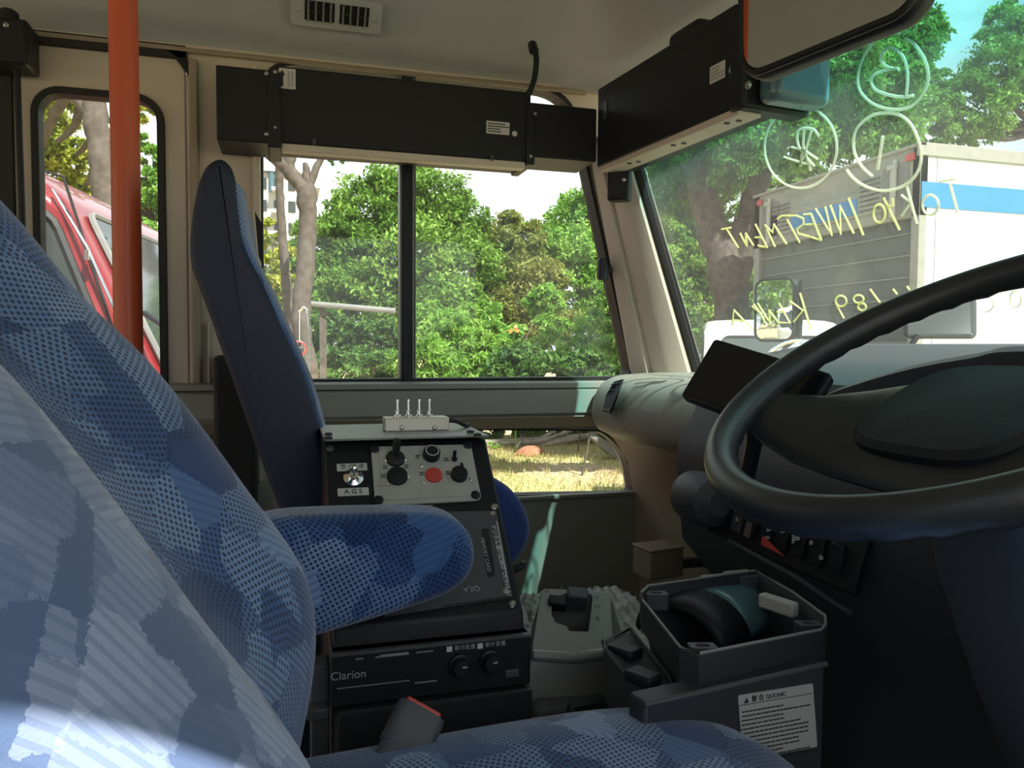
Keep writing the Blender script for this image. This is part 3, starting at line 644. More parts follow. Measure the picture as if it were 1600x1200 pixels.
# end air vent: dark slot slanting down the left end of the pad
va, vb = un(972, 592, Y=1.665), un(950, 644, Y=1.665)
q = [un(962, 596, X=.715), un(976, 592, X=.735), un(966, 618, X=.702), un(956, 646, X=.694), un(944, 644, X=.694), un(950, 616, X=.70)]
obj('end_vent', prism(q, (-.006, -.002, 0)), M['black'], dash, bevel=.003)
for k in range(5):
    t = (k+.5)/5; a_ = q[0]*(1-t)+q[4]*t; b_ = q[1]*(1-t)+q[3]*t; obj('vent_slat', tube([a_+V3(-.008, 0, 0), b_+V3(-.008, 0, 0)], .0015, 5), M['dark'], dash)
# centre stack: the dark part in front of the driver
cs_x = .70
def csec(y, f=1.0, dxx=0):
    X = cs_x+(1.22-y)*.117+dxx
    return [(1.25, y, .0), (X+.36, y, .012*f), (X+.22, y, .008), (X+.07, y, -.022), (X+.02, y, -.05), (X+.0, y, -.11), (X-.03, y, -.16), (X-.035, y, -.20), (X-.02, y, -.34), (X+.05, y, -.42), (X+.1, y, FL), (1.25, y, FL)]
obj('centre_stack', loft([csec(y, 1, .02 if i == 0 else 0) for i, y in enumerate((1.235, 1.225, 1.1, .9, .6, .3, .0))]), M['dark'], dash, ang=40)
lump = un(1128, 790, D=1.2)
obj('stack_side_bulge', lathe(lump+V3(0, .05, 0), (0, -1, 0), [(-.05, .02), (-.04, .042), (0, .044), (.03, .038), (.045, .02), (.046, 0)], 28), M['dark'], dash)
# switch row on the sloping face under the wheel
sA, sB = un(1128, 800, X=.672), un(1330, 880, X=.70)
sd = nrm(sB-sA); sup = V3(.25, 0, 1); sup = nrm(sup-sd*np.dot(sup, sd)); sn_ = nrm(np.cross(sd, sup)); sn_ = sn_ if sn_[0] < 0 else -sn_
SL = np.linalg.norm(sB-sA)
obj('switch_bezel', box((sA+sB)/2+sn_*.0, (SL+.04, .075, .012), (sd, sup, sn_)), M['black'], dash, bevel=.003)
def swp(px, py): return un(px, py, P=(sA+sB)/2+sn_*.007, N=sn_)
for k in range(8):
    c = sA+sd*(SL*(k+.5)/8)+sn_*.008
    s = obj('rocker_switch', box(c, (.022, .040, .008), (sd, nrm(sup+sn_*.10), nrm(sn_-sup*.10))), M['dark'] if k == 1 else M['black'], dash, bevel=.002)
rk = swp(1172, 828); obj('lamp_lens', box(rk+sn_*.004, (.013, .024, .003), (sd, sup, sn_)), mat('lens', (.16, .13, .12), .3), dash, bevel=.001)
for (px, py, w, h) in ((1207, 826, .010, .010), (1229, 831, .011, .005), (1249, 841, .014, .009), (1245, 848, .005, .004), (1157, 812, .006, .007), (1289, 872, .007, .007), (1273, 849, .006, .006), (1205, 841, .010, .004)):
    grid_text('switch_symbol', swp(px, py)+sn_*.006, nrm(sd+sup*.4), nrm(sup-sd*.4), w, h, 3, px, M['whiteink'], dash, .7)
obj('hazard_switch', prism([swp(1198, 838)+sn_*.006, swp(1231, 870)+sn_*.006, swp(1195, 852)+sn_*.006], sn_*.002), M['red'], dash, smooth=False)
obj('ledge', tube([un(1140, 845, X=.66), un(1240, 900, X=.67), un(1330, 960, X=.69)], .004, 8), M['dark'], dash)

# --- monitor on the dash
mo = thing('dash_monitor', 'tilted black screen unit mounted on the dash behind the wheel', 'monitor')
T0, T1, T2 = un(1116, 528, D=.96), un(1216, 558, D=.90), un(1081, 623, D=.935)
tx = nrm(T1-T0); ty = T2-T0; ty = nrm(ty-tx*np.dot(ty, tx)); tn = nrm(np.cross(tx, ty)); tn = tn if tn[1] < 0 else -tn
hgt = np.linalg.norm(T2-T0); oo = [T0+tx*a+ty*b for a, b in rrect(0, .155, 0, hgt, .005, 4)]
obj('casing', pillow(oo, -tn*.016, .003, 4), M['black'], mo)
obj('screen', prism([T0+tx*a+ty*b+tn*.0004 for a, b in rrect(.006, .149, .006, hgt-.006, .003, 3)], tn*.0006), mat('screen_glass', (.008, .009, .010), .12), mo, smooth=False)
obj('stalk', tube([T0+tx*.08+ty*hgt*.6-tn*.012, T0+tx*.08+ty*(hgt+.0)-tn*.07, T0+tx*.08+ty*(hgt+.05)-tn*.11], .010, 10), M['black'], mo)

# --- steering wheel
WC = V3(.540, .5046, -.0143); tl = .5152; wr = .215
wnv = V3(-math.sin(tl), 0, math.cos(tl)); we1 = V3(0, 1, 0); we2 = V3(math.cos(tl), 0, math.sin(tl))
def wp(r, a, h=0): return WC+we1*r*math.cos(a)+we2*r*math.sin(a)+wnv*h
sw = thing('steering_wheel', 'large black two spoke steering wheel at the right', 'steering wheel')
n_ = 120; rings = []
for i in range(n_):
    a = 2*math.pi*i/n_; d = we1*math.cos(a)+we2*math.sin(a); ring = []
    for k in range(16):
        t = 2*math.pi*k/16; gr = .0012*math.sin(a*42) if abs(((a/(2*math.pi)*4) % 1)-.5) > -1 and math.sin(t) < -.2 else 0
        ring.append(WC+d*(wr+(.0150+gr)*math.cos(t))+wnv*(.0165+gr)*math.sin(t))
    rings.append(ring)
rings.append(rings[0]); obj('rim', loft(rings, True, False), M['wheel'], sw)
obj('hub_boss', lathe(WC-wnv*.11, wnv, [(0, .05), (.02, .06), (.05, .055), (.052, 0)], 28), M['black'], sw)
obj('horn_pad', loft([[WC+we1*(.085*q*math.copysign(abs(math.cos(t))**.6, math.cos(t)))+we2*(-.02+.07*q*math.copysign(abs(math.sin(t))**.6, math.sin(t)))+wnv*h for t in [2*math.pi*k/36 for k in range(36)]] for q, h in ((1.0, -.045), (1.0, -.029), (.93, -.023), (.5, -.020), (.01, -.019))]), M['black'], sw)
for sg in (1, -1):
    rr_ = []
    for r_, h_, w_, t_, o_ in ((.0, -.052, .092, .024, -.020), (.04, -.051, .090, .023, -.022), (.08, -.050, .083, .021, -.028), (.13, -.044, .066, .017, -.045), (.17, -.032, .046, .012, -.062), (.195, -.014, .030, .009, -.074), (.206, -.004, .022, .006, -.080)):
        rr_.append([WC+we1*sg*r_+wnv*(h_+t_*math.sin(t))+we2*(o_+w_*math.cos(t)) for t in [2*math.pi*k/20 for k in range(20)]])
    obj('spoke', loft(rr_), M['wheel'], sw)
# --- column, shroud and instrument hood
co = thing('steering_column', 'dark steering column shroud running down under the wheel', 'steering column')
c1, c2 = WC-wnv*.10, WC-wnv*.42
obj('shroud', loft([[c1*(1-t)+c2*t+we1*(w)*math.copysign(abs(math.cos(q))**.6, math.cos(q))+we2*(w*.8)*math.copysign(abs(math.sin(q))**.6, math.sin(q)) for q in [2*math.pi*k/28 for k in range(28)]] for t, w in ((0, .05), (.04, .07), (.3, .085), (.7, .095), (1, .10))]), M['dark'], co)
obj('gaiter', loft([[c2*(1-t)+V3(.80, .5, FL)*t+V3(math.cos(q)*w, math.sin(q)*w, 0) for q in [2*math.pi*k/24 for k in range(24)]] for t, w in ((0, .09), (.2, .10), (.25, .085), (.45, .10), (.5, .085), (.8, .12), (1, .14))]), M['black_matt'], co)
obj('stalk_lever', tube([c1+we1*.05, c1+we1*.17+wnv*.02, c1+we1*.20+wnv*.025], [.006, .006, .010], 10), M['black'], co)
bn = thing('instrument_hood', 'dark domed instrument hood seen through the steering wheel', 'instrument hood')
lip = []
arc = [un(1238, 655, X=.725), un(1290, 620, X=.73), un(1350, 598, X=.735), un(1430, 576, X=.74), un(1520, 560, X=.745), un(1600, 549, X=.75)]
end = V3(.77, .18, -.06); lipc = smoothline(arc+[V3(.76, .40, arc[-1][2]-.004), end, V3(.77, .12, -.16)], 4)
bt = [V3(p[0], p[1], -.24) for p in lipc]
def hoodring(dx, dzz, sc_): return [V3(p[0]+dx, .5+(p[1]-.5)*sc_, (p[2]+.24)*1.0*sc_-.24+dzz) for p in lipc]
V, F = loft([hoodring(.02, -.012, .93), hoodring(0, -.006, .97), hoodring(-.004, 0, 1), hoodring(.01, .005, 1.005), hoodring(.10, .006, 1.0), hoodring(.2, -.012, .97), hoodring(.3, -.06, .9)], False, False)
h_ = obj('hood_shell', (V, F), M['dark'], bn); h_.modifiers.new('s', 'SOLIDIFY').thickness = .004
obj('gauge_face', prism([V3(.80, p[1]*.92+.04, p[2]-.02) for p in lipc]+[V3(.80, .14, -.24), V3(.80, .9, -.24)], (.01, 0, 0)), M['black'], bn, smooth=False)
for y in (.38, .62): obj('gauge_ring', tube([V3(.798, y+.055*math.cos(t), -.10+.055*math.sin(t)) for t in [2*math.pi*k/28 for k in range(28)]], .003, 6, True), M['silver'], bn)

# ================================================================ SEATS
def gridmesh(rings):
    """closed rings as a capped surface with a UV map in metres"""
    R = np.array(rings); m, n, _ = R.shape
    R2 = np.concatenate([R, R[:, :1]], 1); du = np.zeros((m, n+1)); du[:, 1:] = np.cumsum(np.linalg.norm(np.diff(R2, axis=1), axis=2), 1)
    U = du-du[:, n//4:n//4+1]; Vv = np.zeros(m); Vv[1:] = np.cumsum(np.linalg.norm(np.diff(R[:, n//4], axis=0), axis=1))
    V = [tuple(p) for r in R2 for p in r]; uv = [(U[i, j], Vv[i]) for i in range(m) for j in range(n+1)]; F = []; k = n+1
    for i in range(m-1):
        for j in range(n): F.append((i*k+j, i*k+j+1, (i+1)*k+j+1, (i+1)*k+j))
    F.append(tuple(reversed(range(n)))); F.append(tuple((m-1)*k+j for j in range(n)))
    return (V, F), uv
ds = thing('driver_seat', 'driver seat in blue dotted patchwork cloth filling the lower left', 'seat')
YC = .50
DX = -34
cont = [(462, 1330, .23), (470, 1200, .245), (482, 1100, .25), (500, 1000, .255), (503, 930, .255), (490, 870, .255), (460, 820, .252), (410, 760, .25), (330, 660, .245), (250, 570, .24), (150, 480, .23), (60, 380, .22), (0, 322, .205), (-60, 262, .185), (-110, 225, .16)]
E_ = np.array([un(px+DX*min(1, max(0, (py-320)/500)), py, Y=YC+hw*.985) for px, py, hw in cont]); HW = np.array([c[2] for c in cont])
E_ = np.array(smoothline(E_, 4)); HW = np.interp(np.linspace(0, len(cont)-1, len(E_)), range(len(cont)), HW)
rings = []; pan = []
NS = 72
for i in range(len(E_)):
    t = E_[min(i+1, len(E_)-1)]-E_[max(i-1, 0)]; t = nrm((t[0], 0, t[2])); nn = V3(t[2], 0, -t[0])   # forward normal
    nn = nn if nn[0] > 0 else -nn
    hw = HW[i]; th = .13; ring = []
    s = i/(len(E_)-1); end = 1
    for k in range(NS):
        a = 2*math.pi*k/NS; cy, sy = math.cos(a), math.sin(a)
        y = hw*math.copysign(abs(cy)**.72, cy); d = th/2*math.copysign(abs(sy)**.62, sy)
        if sy > 0:
            r = abs(y)/hw; q_ = min(1, max(0, (r-.08)/.64)); d += -.052*(1-q_*q_*(3-2*q_))
        ring.append(np.array([E_[i][0], YC+y, E_[i][2]])+nn*(d-.045))
    rings.append(ring)
top = np.array(rings[-1]); c = top.mean(0); up = nrm(E_[-1]-E_[-5])
for q, h in ((.9, .02), (.7, .038), (.35, .047), (.02, .05)): rings.append(list(c+(top-c)*q+up*h))
g, uv = gridmesh(rings)
br = obj('backrest', g, M['fabric'], ds, uv=uv, ang=60)
br.data.materials.append(M['fabric_pale'])
# centre cloth of the backrest is a paler weave: choose the faces between the seams
k1 = NS+1
for f in br.data.polygons:
    if len(f.vertices) == 4:
        j = min(v % k1 for v in f.vertices); a = 2*math.pi*(j+.5)/NS
        if math.copysign(abs(math.cos(a))**.72, math.cos(a)) < -.02: f.material_index = 1
# cushion
cx0, cx1 = -.02, .50
ctop = []
tops = [(-.02, -.375), (.08, -.372), (.2, -.368), (.3, -.366), (.37, -.370), (.42, -.385), (.46, -.410), (.48, -.44)]
R_ = []
for k, (x, z) in enumerate(tops):
    hw = (.225, .228, .23, .228, .218, .20, .175, .13)[k]; ring = []
    for j in range(64):
        a = 2*math.pi*j/64; cy, sy = math.cos(a), math.sin(a); y = hw*math.copysign(abs(cy)**.6, cy)
        d = math.copysign(abs(sy)**.6, sy); r = abs(y)/hw
        zz = z-.037+.055*d
        if d > 0: zz += -.014*(1-min(1, (r/.6)**3))
        ring.append((x, YC+y, zz))
    R_.append(ring)
R_ = [list(p) for p in zip(*[smoothline([np.array(r[j]) for r in R_], 3) for j in range(64)])]
l = np.array(R_[-1]); c = l.mean(0); R_ += [list(c+(l-c)*q+np.array([h, 0, 0])) for q, h in ((.8, .010), (.4, .014), (.02, .015))]
g, uv = gridmesh(R_); obj('seat_cushion', g, M['fabric'], ds, uv=uv, ang=60)
obj('seat_base', merge(bx(-.02, .38, YC-.18, YC+.18, FL+.02, -.46), bx(-.05, .42, YC-.22, YC+.22, -.50, -.45)), M['black'], ds, bevel=.01)
obj('floor_rail', merge(bx(-.08, .44, YC-.17, YC-.13, FL, FL+.025), bx(-.08, .44, YC+.13, YC+.17, FL, FL+.025)), M['steelplate'], ds, bevel=.003)
# armrest: padded, folded down beside the backrest
ao = [(430, 814), (520, 808), (600, 806), (670, 806), (712, 815), (738, 838), (746, 868), (742, 895), (725, 918), (690, 940), (600, 970), (500, 1000), (420, 1022), (385, 1000), (378, 920), (385, 835)]
A_ = smoothline([un(px, py, Y=.775) for px, py in ao], 3, True)
A_ = np.array(A_); g = pillow(A_, V3(0, .075, 0), .020, 8)
uv = [(p[0]+p[1]*.7, p[2]+p[1]*.5) for p in g[0]]
obj('armrest', g, M['fabric'], ds, uv=uv, ang=60)
# --- seat belt buckle
bk = thing('seatbelt_buckle', 'black seat belt buckle with a red release button between the seats', 'seat belt buckle')
b0, b1 = un(660, 1108, D=.72), un(600, 1230, D=.68); bd = nrm(b0-b1); ba = nrm(np.cross(bd, CF)); bb = nrm(np.cross(ba, bd))
mid = lambda t: b1*(1-t)+b0*t
obj('body', loft([[mid(t)+ba*w*math.copysign(abs(math.cos(q))**.5, math.cos(q))+bb*w*.42*math.copysign(abs(math.sin(q))**.5, math.sin(q)) for q in [2*math.pi*k/24 for k in range(24)]] for t, w in ((0, .020), (.45, .0215), (.47, .0235), (.9, .0245), (.985, .0235), (1.0, .021))]), M['dark'], bk)
obj('release_button', box(b0+bd*.001+bb*.001, (.036, .012, .006), (ba, bb, bd)), M['red'], bk, bevel=.002)
obj('strap', tube([mid(-.0), mid(-.6), V3(.10, .80, FL+.2)], [.014, .012, .012], 8), M['black_matt'], bk)

# --- tall side seat beyond the console
gs = thing('guide_seat', 'tall dark blue seat seen side on under the side window', 'seat')
sideL = [(345, 246), (325, 254), (312, 275), (303, 310), (297, 350), (295, 390), (299, 420), (309, 445), (331, 506), (344, 544), (372, 622), (405, 715), (440, 810), (470, 900)]
sideR = [(530, 905), (522, 800), (512, 720), (500, 665), (485, 612), (469, 569), (443, 512), (419, 456), (393, 405), (379, 370), (373, 330), (369, 295), (362, 262)]
YG = 1.14
O_ = [un(px, py, Y=YG) for px, py in sideL+sideR]
g = pillow(smoothline(O_, 3, True), V3(0, .43, 0), .014, 6)
bo = obj('backrest', g, M['dark_seat'], gs, ang=60)
O2 = [un(px, py, Y=YG) for px, py in sideR[::-1]]
fp = [np.array(p) for p in smoothline(O2[:-1], 3)]
# cloth facing on the front of the backrest, slightly proud
fr2 = []
for p in fp[2:]:
    fr2.append([p+V3(-.02, .004, 0), p+V3(-.002, .007, 0), p+V3(.004, .02, 0), p+V3(.010, .08, 0), p+V3(.006, .215, 0), p+V3(.010, .35, 0), p+V3(.003, .402, 0), p+V3(-.012, .408, 0)])
V, F = loft(fr2, False, False); uvv = [(p[1], p[2]) for p in V]
f_ = obj('front_cloth', (V, F), M['fabric'], gs, uv=uvv, ang=60)
cu = [(545, 800), (640, 752), (720, 742), (765, 744), (800, 762), (824, 795), (832, 825), (828, 850), (815, 873), (800, 888), (700, 905), (545, 905)]
g = pillow(rpoly([un(px, py, Y=YG+.03) for px, py in cu], .02, 3), V3(0, .42, 0), .016, 6)
obj('seat_cushion', g, M['blue_side'], gs, ang=60)
obj('cushion_trim', tube([un(800, 892, Y=YG+.05), un(816, 884, Y=YG+.05), un(818, 880, Y=YG+.2), un(818, 880, Y=YG+.4)], .006, 8), M['black'], gs)
obj('strap_guide', prism([un(398, 330, Y=YG+.42), un(411, 352, Y=YG+.42), un(412, 420, Y=YG+.42), un(404, 400, Y=YG+.42)], (0, .01, 0)), M['black'], gs, smooth=False)
obj('base', bx(.0, .33, YG+.04, YG+.38, FL, -.38), M['black'], gs, bevel=.01)

# ================================================================ CONSOLE BETWEEN THE SEATS
cn = thing('equipment_cabinet', 'black equipment cabinet with a sloping face between the two seats', 'cabinet')
kx0, kx1 = un(507, 690, Y=1.02)[0], un(759, 688, Y=1.02)[0]
kz0 = un(640, 689, Y=1.02)[2]; kz1 = un(810, 955, Y=.84)[2]
P0 = V3(0, 1.02, kz0); P1 = V3(0, .84, kz1)
sv = nrm(P0-P1); sN = V3(0, -sv[2], sv[1]); sN = sN if sN[1] < 0 else -sN
zbase = -.66
obj('body', prism([(kx0, 1.20, kz0+.004), (kx0, 1.02, kz0), (kx0, .84, kz1), (kx0, .835, kz1-.03), (kx0, .835, zbase), (kx0, 1.20, zbase)], (kx1-kx0, 0, 0)), M['black'], cn, bevel=.003)
obj('top_plate', bx(kx0-.001, kx1+.001, 1.005, 1.19, kz0+.004, kz0+.007), M['silver'], cn, bevel=.001)
def sl(px, py, lift=0): return un(px, py, P=P0, N=sN)+sN*lift
for px, py in ((513, 686), (513, 680), (746, 681), (735, 676)):
    p = un(px, py, Z=kz0+.008); obj('cap_nut', lathe(p, (0, 0, 1), [(0, .0055), (.003, .005), (.0045, 0)], 14), M['black'], cn)
for px, py in ((516, 702), (769, 804), (772, 793), (789, 926), (800, 945)): screw('screw', sl(px, py, .0005), sN, .0048, M['dark'] if px < 600 else M['screw'], cn)
# --- pale switch plate with its controls
pl_ = thing('switch_plate', 'pale rounded switch plate with knobs and one red button', 'control panel')
q = [sl(579, 701), sl(735, 697), sl(752, 784), sl(586, 793)]
obj('plate', prism([p+sN*.0005 for p in rpoly(q, .009, 5)], sN*.004), M['plate'], pl_, bevel=.0008)
c = sum(q)/4; q2 = [c+(p-c)*.86 for p in q]
obj('inner_plate', prism([p+sN*.004 for p in rpoly(q2, .006, 4)], sN*.0015), M['plate'], pl_, bevel=.0005)
sx = nrm(q[1]-q[0])
for px, py in ((585, 705), (730, 699), (742, 777), (591, 785)): obj('corner_screw', lathe(sl(px, py, .0045), sN, [(0, .0062), (.002, .006), (.003, .004), (.003, 0)], 18), M['black'], pl_)
def rknob(name, px, py, r, h, m, mc=None):
    p = sl(px, py, .005); k = obj(name, lathe(p, sN, [(0, r), (h*.85, r*.95), (h, r*.82), (h+.0002, 0)], 28), m, pl_)
    if mc: obj('ring', tube([p+sN*(h+.0004)+(math.cos(t)*sx+math.sin(t)*sv)*r*.72 for t in [2*math.pi*i/24 for i in range(24)]], .0006, 5, True), mc, k)
    return k
rknob('push_button', 620, 749, .0135, .006, M['black'])
rknob('red_button', 677, 747, .0115, .004, M['red'])
rknob('rotary_knob', 716, 747, .0112, .009, M['black']); obj('knob_pointer', box(sl(719, 738, .015), (.004, .008, .003), (sx, sv, sN)), M['black'], pl_, bevel=.001)
rknob('dial_knob', 673, 716, .0115, .012, M['black'], M['whiteink'])
p = sl(617, 721, .005)
obj('lever_boot', lathe(p, sN, [(0, .013), (.004, .012), (.008, .006), (.010, .005)], 20), M['rubber'], pl_)
obj('lever_knob', lathe(p+sN*.008, nrm(sN*.8+V3(0, 0, .6)), [(0, .0035), (.01, .005), (.020, .0055), (.024, .004), (.025, 0)], 16), M['rubber'], pl_)
p = sl(709, 722, .005); obj('small_toggle', merge(lathe(p, sN, [(0, .004), (.003, .004), (.003, 0)], 6), lathe(p, nrm(sN*.6+V3(0, 0, .8)), [(0, .0018), (.013, .0025), (.014, 0)], 8)), M['black'], pl_)
for px, py in ((602, 723), (633, 722), (605, 759), (658, 732), (661, 757), (735, 753), (637, 748)): screw('small_screw', sl(px, py, .0055), sN, .0026, M['chrome'], pl_)
for px, py, w, h in ((608, 742, .03, .0012), (645, 785-10, .05, .0012)): obj('engraved_line', box(sl(px, py+30-10, .0057), (w, h, .0004), (sx, sv, sN)), M['silver'], pl_, smooth=False)
for px, py in ((598, 748), (652, 718), (696, 722), (699, 743), (658, 744), (601, 734), (634, 733)): grid_text('tiny_mark', sl(px, py, .0052), sx, sv, .006, .007, 2, px, M['dark'], pl_)
# --- single toggle with its two paper labels
tg = thing('toggle_switch', 'chrome toggle switch between two paper labels on the black cabinet', 'switch')
p = sl(552, 748, .0005)
obj('collar', lathe(p, sN, [(0, .0125), (.003, .0125), (.006, .008), (.008, .006), (.0085, 0)], 24), M['chrome'], tg)
obj('bat', lathe(p+sN*.006, nrm(sN*.75+V3(0, 0, .66)), [(0, .0022), (.009, .0035), (.013, .0045), (.015, .003), (.0155, 0)], 14), M['chrome'], tg)
for nm, s_, py in (('upper_label', 'ラ ジ オ', 730.5), ('lower_label', 'A G S', 769)):
    xx = 550 if py < 750 else 552; lb = sticker(nm, sl(xx, py, .0004), sx, sv, .038, .0115, M['label'], tg); text('lettering', s_, sl(xx, py, .001), sx, sv, .0092, M['ink'], lb, align='CENTER')
# --- toggle box on the cabinet top
tb = thing('toggle_box', 'cream metal box with four chrome toggles standing on the cabinet', 'switch box')
YB = 1.075
l0, l1 = un(602, 681, Y=YB), un(702, 681, Y=YB); zt_ = un(650, 653, Y=YB)[2]
obj('case', bx(l0[0], l1[0], YB, YB+.035, kz0+.0072, zt_), M['alu'], tb, bevel=.0012)
for px in (628, 679): screw('screw', un(px, 668, Y=YB-.0002), (0, -1, 0), .0034, M['screw'], tb)
for i, px in enumerate((621, 638, 655, 671)):
    b = un(px, 652, Y=YB+.016); b[2] = zt_
    t_ = obj('toggle', lathe(b, (0, 0, 1), [(0, .0052), (.003, .0052), (.0035, .0034), (.009, .003), (.010, .0015), (.011, .0012), (.023, .0019), (.025, .0015), (.0253, 0)], 12), M['chrome'], tb)
obj('cable', tube(smoothline([V3(l1[0]-.002, YB+.02, kz0+.02), V3(l1[0]+.015, YB+.022, kz0+.018), V3(l1[0]+.03, YB+.03, kz0+.011), V3(kx1, YB+.05, kz0+.010)], 4), .0035, 8), M['rubber'], tb)
# --- recorder face set into the slope
rc = thing('drive_recorder', 'black recorder unit with card slot on the cabinet slope', 'recorder')
rq = [sl(600, 803), sl(775, 800), sl(800, 935), sl(600, 965)]
obj('faceplate', prism([p+sN*.0004 for p in rq], sN*.003), M['dark'], rc, bevel=.0008)
dd = nrm(sl(795, 905)-sl(776, 825)); ee = nrm(np.cross(dd, sN)); ee = ee if ee[0] > 0 else -ee
text('model_lettering', 'デジタル運行記録計 DL-910 A1', sl(769, 823, .004), dd, ee, .0071, M['whiteink'], rc)
text('slot_lettering', 'MEMORY CARD', sl(752, 843, .004), dd, ee, .0066, M['faint'], rc)
text('key_lettering', 'QILA', sl(749, 922, .004), -sx, -sv, .009, M['faint'], rc)
obj('card_slot', prism([p+sN*.0036 for p in (sl(751, 829), sl(763, 828), sl(773, 902), sl(761, 905))], -sN*.002), M['black_matt'], rc, smooth=False)
obj('edge_line', tube([sl(775, 817, .0042), sl(792, 910, .0042)], .0006, 5), M['whiteink'], rc)
obj('seam', tube([sl(690, 950, .0042), sl(798, 934, .0042)], .0008, 5), M['black_matt'], rc)
# --- amplifier below
am = thing('amplifier', 'black amplifier unit with two round knobs low in the cabinet', 'amplifier')
ax0, ax1 = kx0-.004, kx1+.004; YA = .822
za, zb_ = un(700, 1002, Y=YA)[2], un(700, 1086, Y=YA)[2]
obj('case', bx(ax0, ax1, YA, YA+.10, zb_, za), M['black'], am, bevel=.003)
obj('brow', bx(ax0, ax1, YA-.004, YA+.02, za-.004, za), M['dark'], am, bevel=.001)
# lines of type on the face
def af(px, py, l=.0006): return un(px, py, Y=YA-l)
ru = nrm(V3(1, 0, 0)); rz_ = V3(0, 0, 1)
text('maker_lettering', 'Clarion', af(516, 1058), ru, rz_, .0125, M['faint'], am)
for px, py, w in ((562, 1029, .009), (612, 1024, .035), (663, 1018, .018), (630, 1020, .05), (665, 1065, .024)): grid_text('panel_print', af(px, py), ru, rz_, w, .003, 1, px, M['faint'], am)
obj('trim_line', bx(af(526, 1076)[0], af(640, 1070)[0], YA-.001, YA, af(560, 1072)[2]-.0006, af(560, 1072)[2]), M['faint'], am, smooth=False)
for px, py in ((718, 1038), (765, 1031)):
    k = obj('volume_knob', lathe(af(px, py), (0, -1, 0), [(0, .0125), (.003, .012), (.004, .0095), (.016, .009), (.017, .008), (.0172, 0)], 28), M['black'], am)
    obj('pointer', box(af(px+3, py-5)+V3(0, -.0175, 0), (.005, .001, .002)), M['faint'], k)
for px, py, s_ in ((704, 1014, '車内音量'), (752, 1009, '車外音量')):
    obj('badge', box(af(px-2, py)+V3(0, -.0004, 0), (.006, .001, .006)), M['whiteink'], am, smooth=False); text('knob_caption', s_, af(px+5, py-1, .001), ru, rz_, .0062, M['faint'], am)
obj('key', box(af(800, 1052), (.016, .003, .009)), M['dark'], am, bevel=.001)
lowb = thing('lower_unit', 'blank black unit at the foot of the cabinet under the amplifier', 'unit')
obj('case', bx(ax0+.006, ax1+.002, YA-.004, YA+.1, un(700, 1172, Y=YA)[2], zb_-.003), M['black_matt'], lowb, bevel=.004)
for py in (1090, 1168): obj('edge_strip', bx(ax0+.008, ax1, YA-.0055, YA-.003, un(700, py, Y=YA)[2]-.0006, un(700, py, Y=YA)[2]), M['dark'], lowb, smooth=False)
br_ = tag(obj('side_bracket', merge(bx(ax0-.02, ax0, YA+.02, YA+.05, FL, za-.02), bx(ax0-.024, ax0-.002, YA+.0, YA+.02, un(490, 1110, Y=YA)[2]-.012, un(490, 1110, Y=YA)[2])), M['dark'], bevel=.002), 'thin dark bracket at the left side of the cabinet foot', 'bracket')

# ================================================================ SHIFTER, TRAY, FLOOR
zE = -.455                                   # top of the engine hump between the seats
hump = obj('engine_cover', merge(bx(kx1+.03, .62, .92, 1.34, FL, zE)), M['dark'], bevel=.02); tag(hump, 'dark engine cover hump under the gear selector and tray', 'engine cover')
sh = obj('insulation_sheet', (lambda: (lambda n, m: ([(kx1+.035+.30*i/n, .98+.34*j/m, zE+.006+.006*math.sin(i*1.9+j*.7)*math.cos(j*1.3-i*.4)+random.Random(i*99+j).uniform(-.002, .002)) for i in range(n+1) for j in range(m+1)], [(i*(m+1)+j, (i+1)*(m+1)+j, (i+1)*(m+1)+j+1, i*(m+1)+j+1) for i in range(n) for j in range(m)]))(46, 34))(), M['mat'])
sh.modifiers.new('s', 'SOLIDIFY').thickness = .002
tag(sh, 'crinkled grey insulation sheet lying under the gear selector', 'sheet')
gsx = thing('gear_selector', 'grey gear selector housing with a square opening beside the cabinet', 'gear selector')
a0, a1, a2, a3 = un(843, 913, D=1.13), un(950, 924, D=1.13), un(957, 1012, D=1.02), un(830, 1016, D=1.02)
gx = nrm(a1-a0); gy = nrm(((a0+a1)-(a2+a3))/2); gn = nrm(np.cross(gx, gy)); gn = gn if gn[2] > 0 else -gn
def gq(px, py, l=0): return un(px, py, P=(a0+a1+a2+a3)/4, N=gn)+gn*l
def g2(p): d = p-a3; return (np.dot(d, gx), np.dot(d, gy))
out_ = [gq(843, 913), gq(948, 923), gq(952, 960), gq(958, 1000), gq(955, 1012), gq(832, 1018), gq(833, 990), gq(838, 940)]
hole_ = [gq(857, 934), gq(866, 927), gq(884, 921), gq(917, 924), gq(921, 930), gq(918, 984), gq(888, 982), gq(884, 974), gq(866, 968), gq(859, 955)]
og = g2; pl2 = plate([g2(p) for p in rpoly(out_, .005, 3)], [[g2(p) for p in rpoly(hole_, .002, 2)]], lambda u, v: a3+gx*u+gy*v+gn*0, -gn*.004)
obj('top_plate', pl2, M['silver'], gsx, bevel=.0008)
ob = np.array([a3+gx*g2(p)[0]+gy*g2(p)[1] for p in rpoly(out_, .005, 3)]); cc = ob.mean(0)
sk = [ob-gn*.002]
for q, h in ((1.03, .006), (1.12, .025), (1.30, .06), (1.36, .10)): sk.append(cc+(ob-cc)*q-V3(0, 0, h)-gn*0)
V, F = loft(sk, True, False); o_ = obj('skirt', (V, F), M['silver'], gsx, ang=50); o_.modifiers.new('s', 'SOLIDIFY').thickness = .003
obj('front_lip', tube([gq(834, 1020, -.004), gq(895, 1024, -.004), gq(955, 1016, -.004)], .007, 10), M['silver'], gsx)
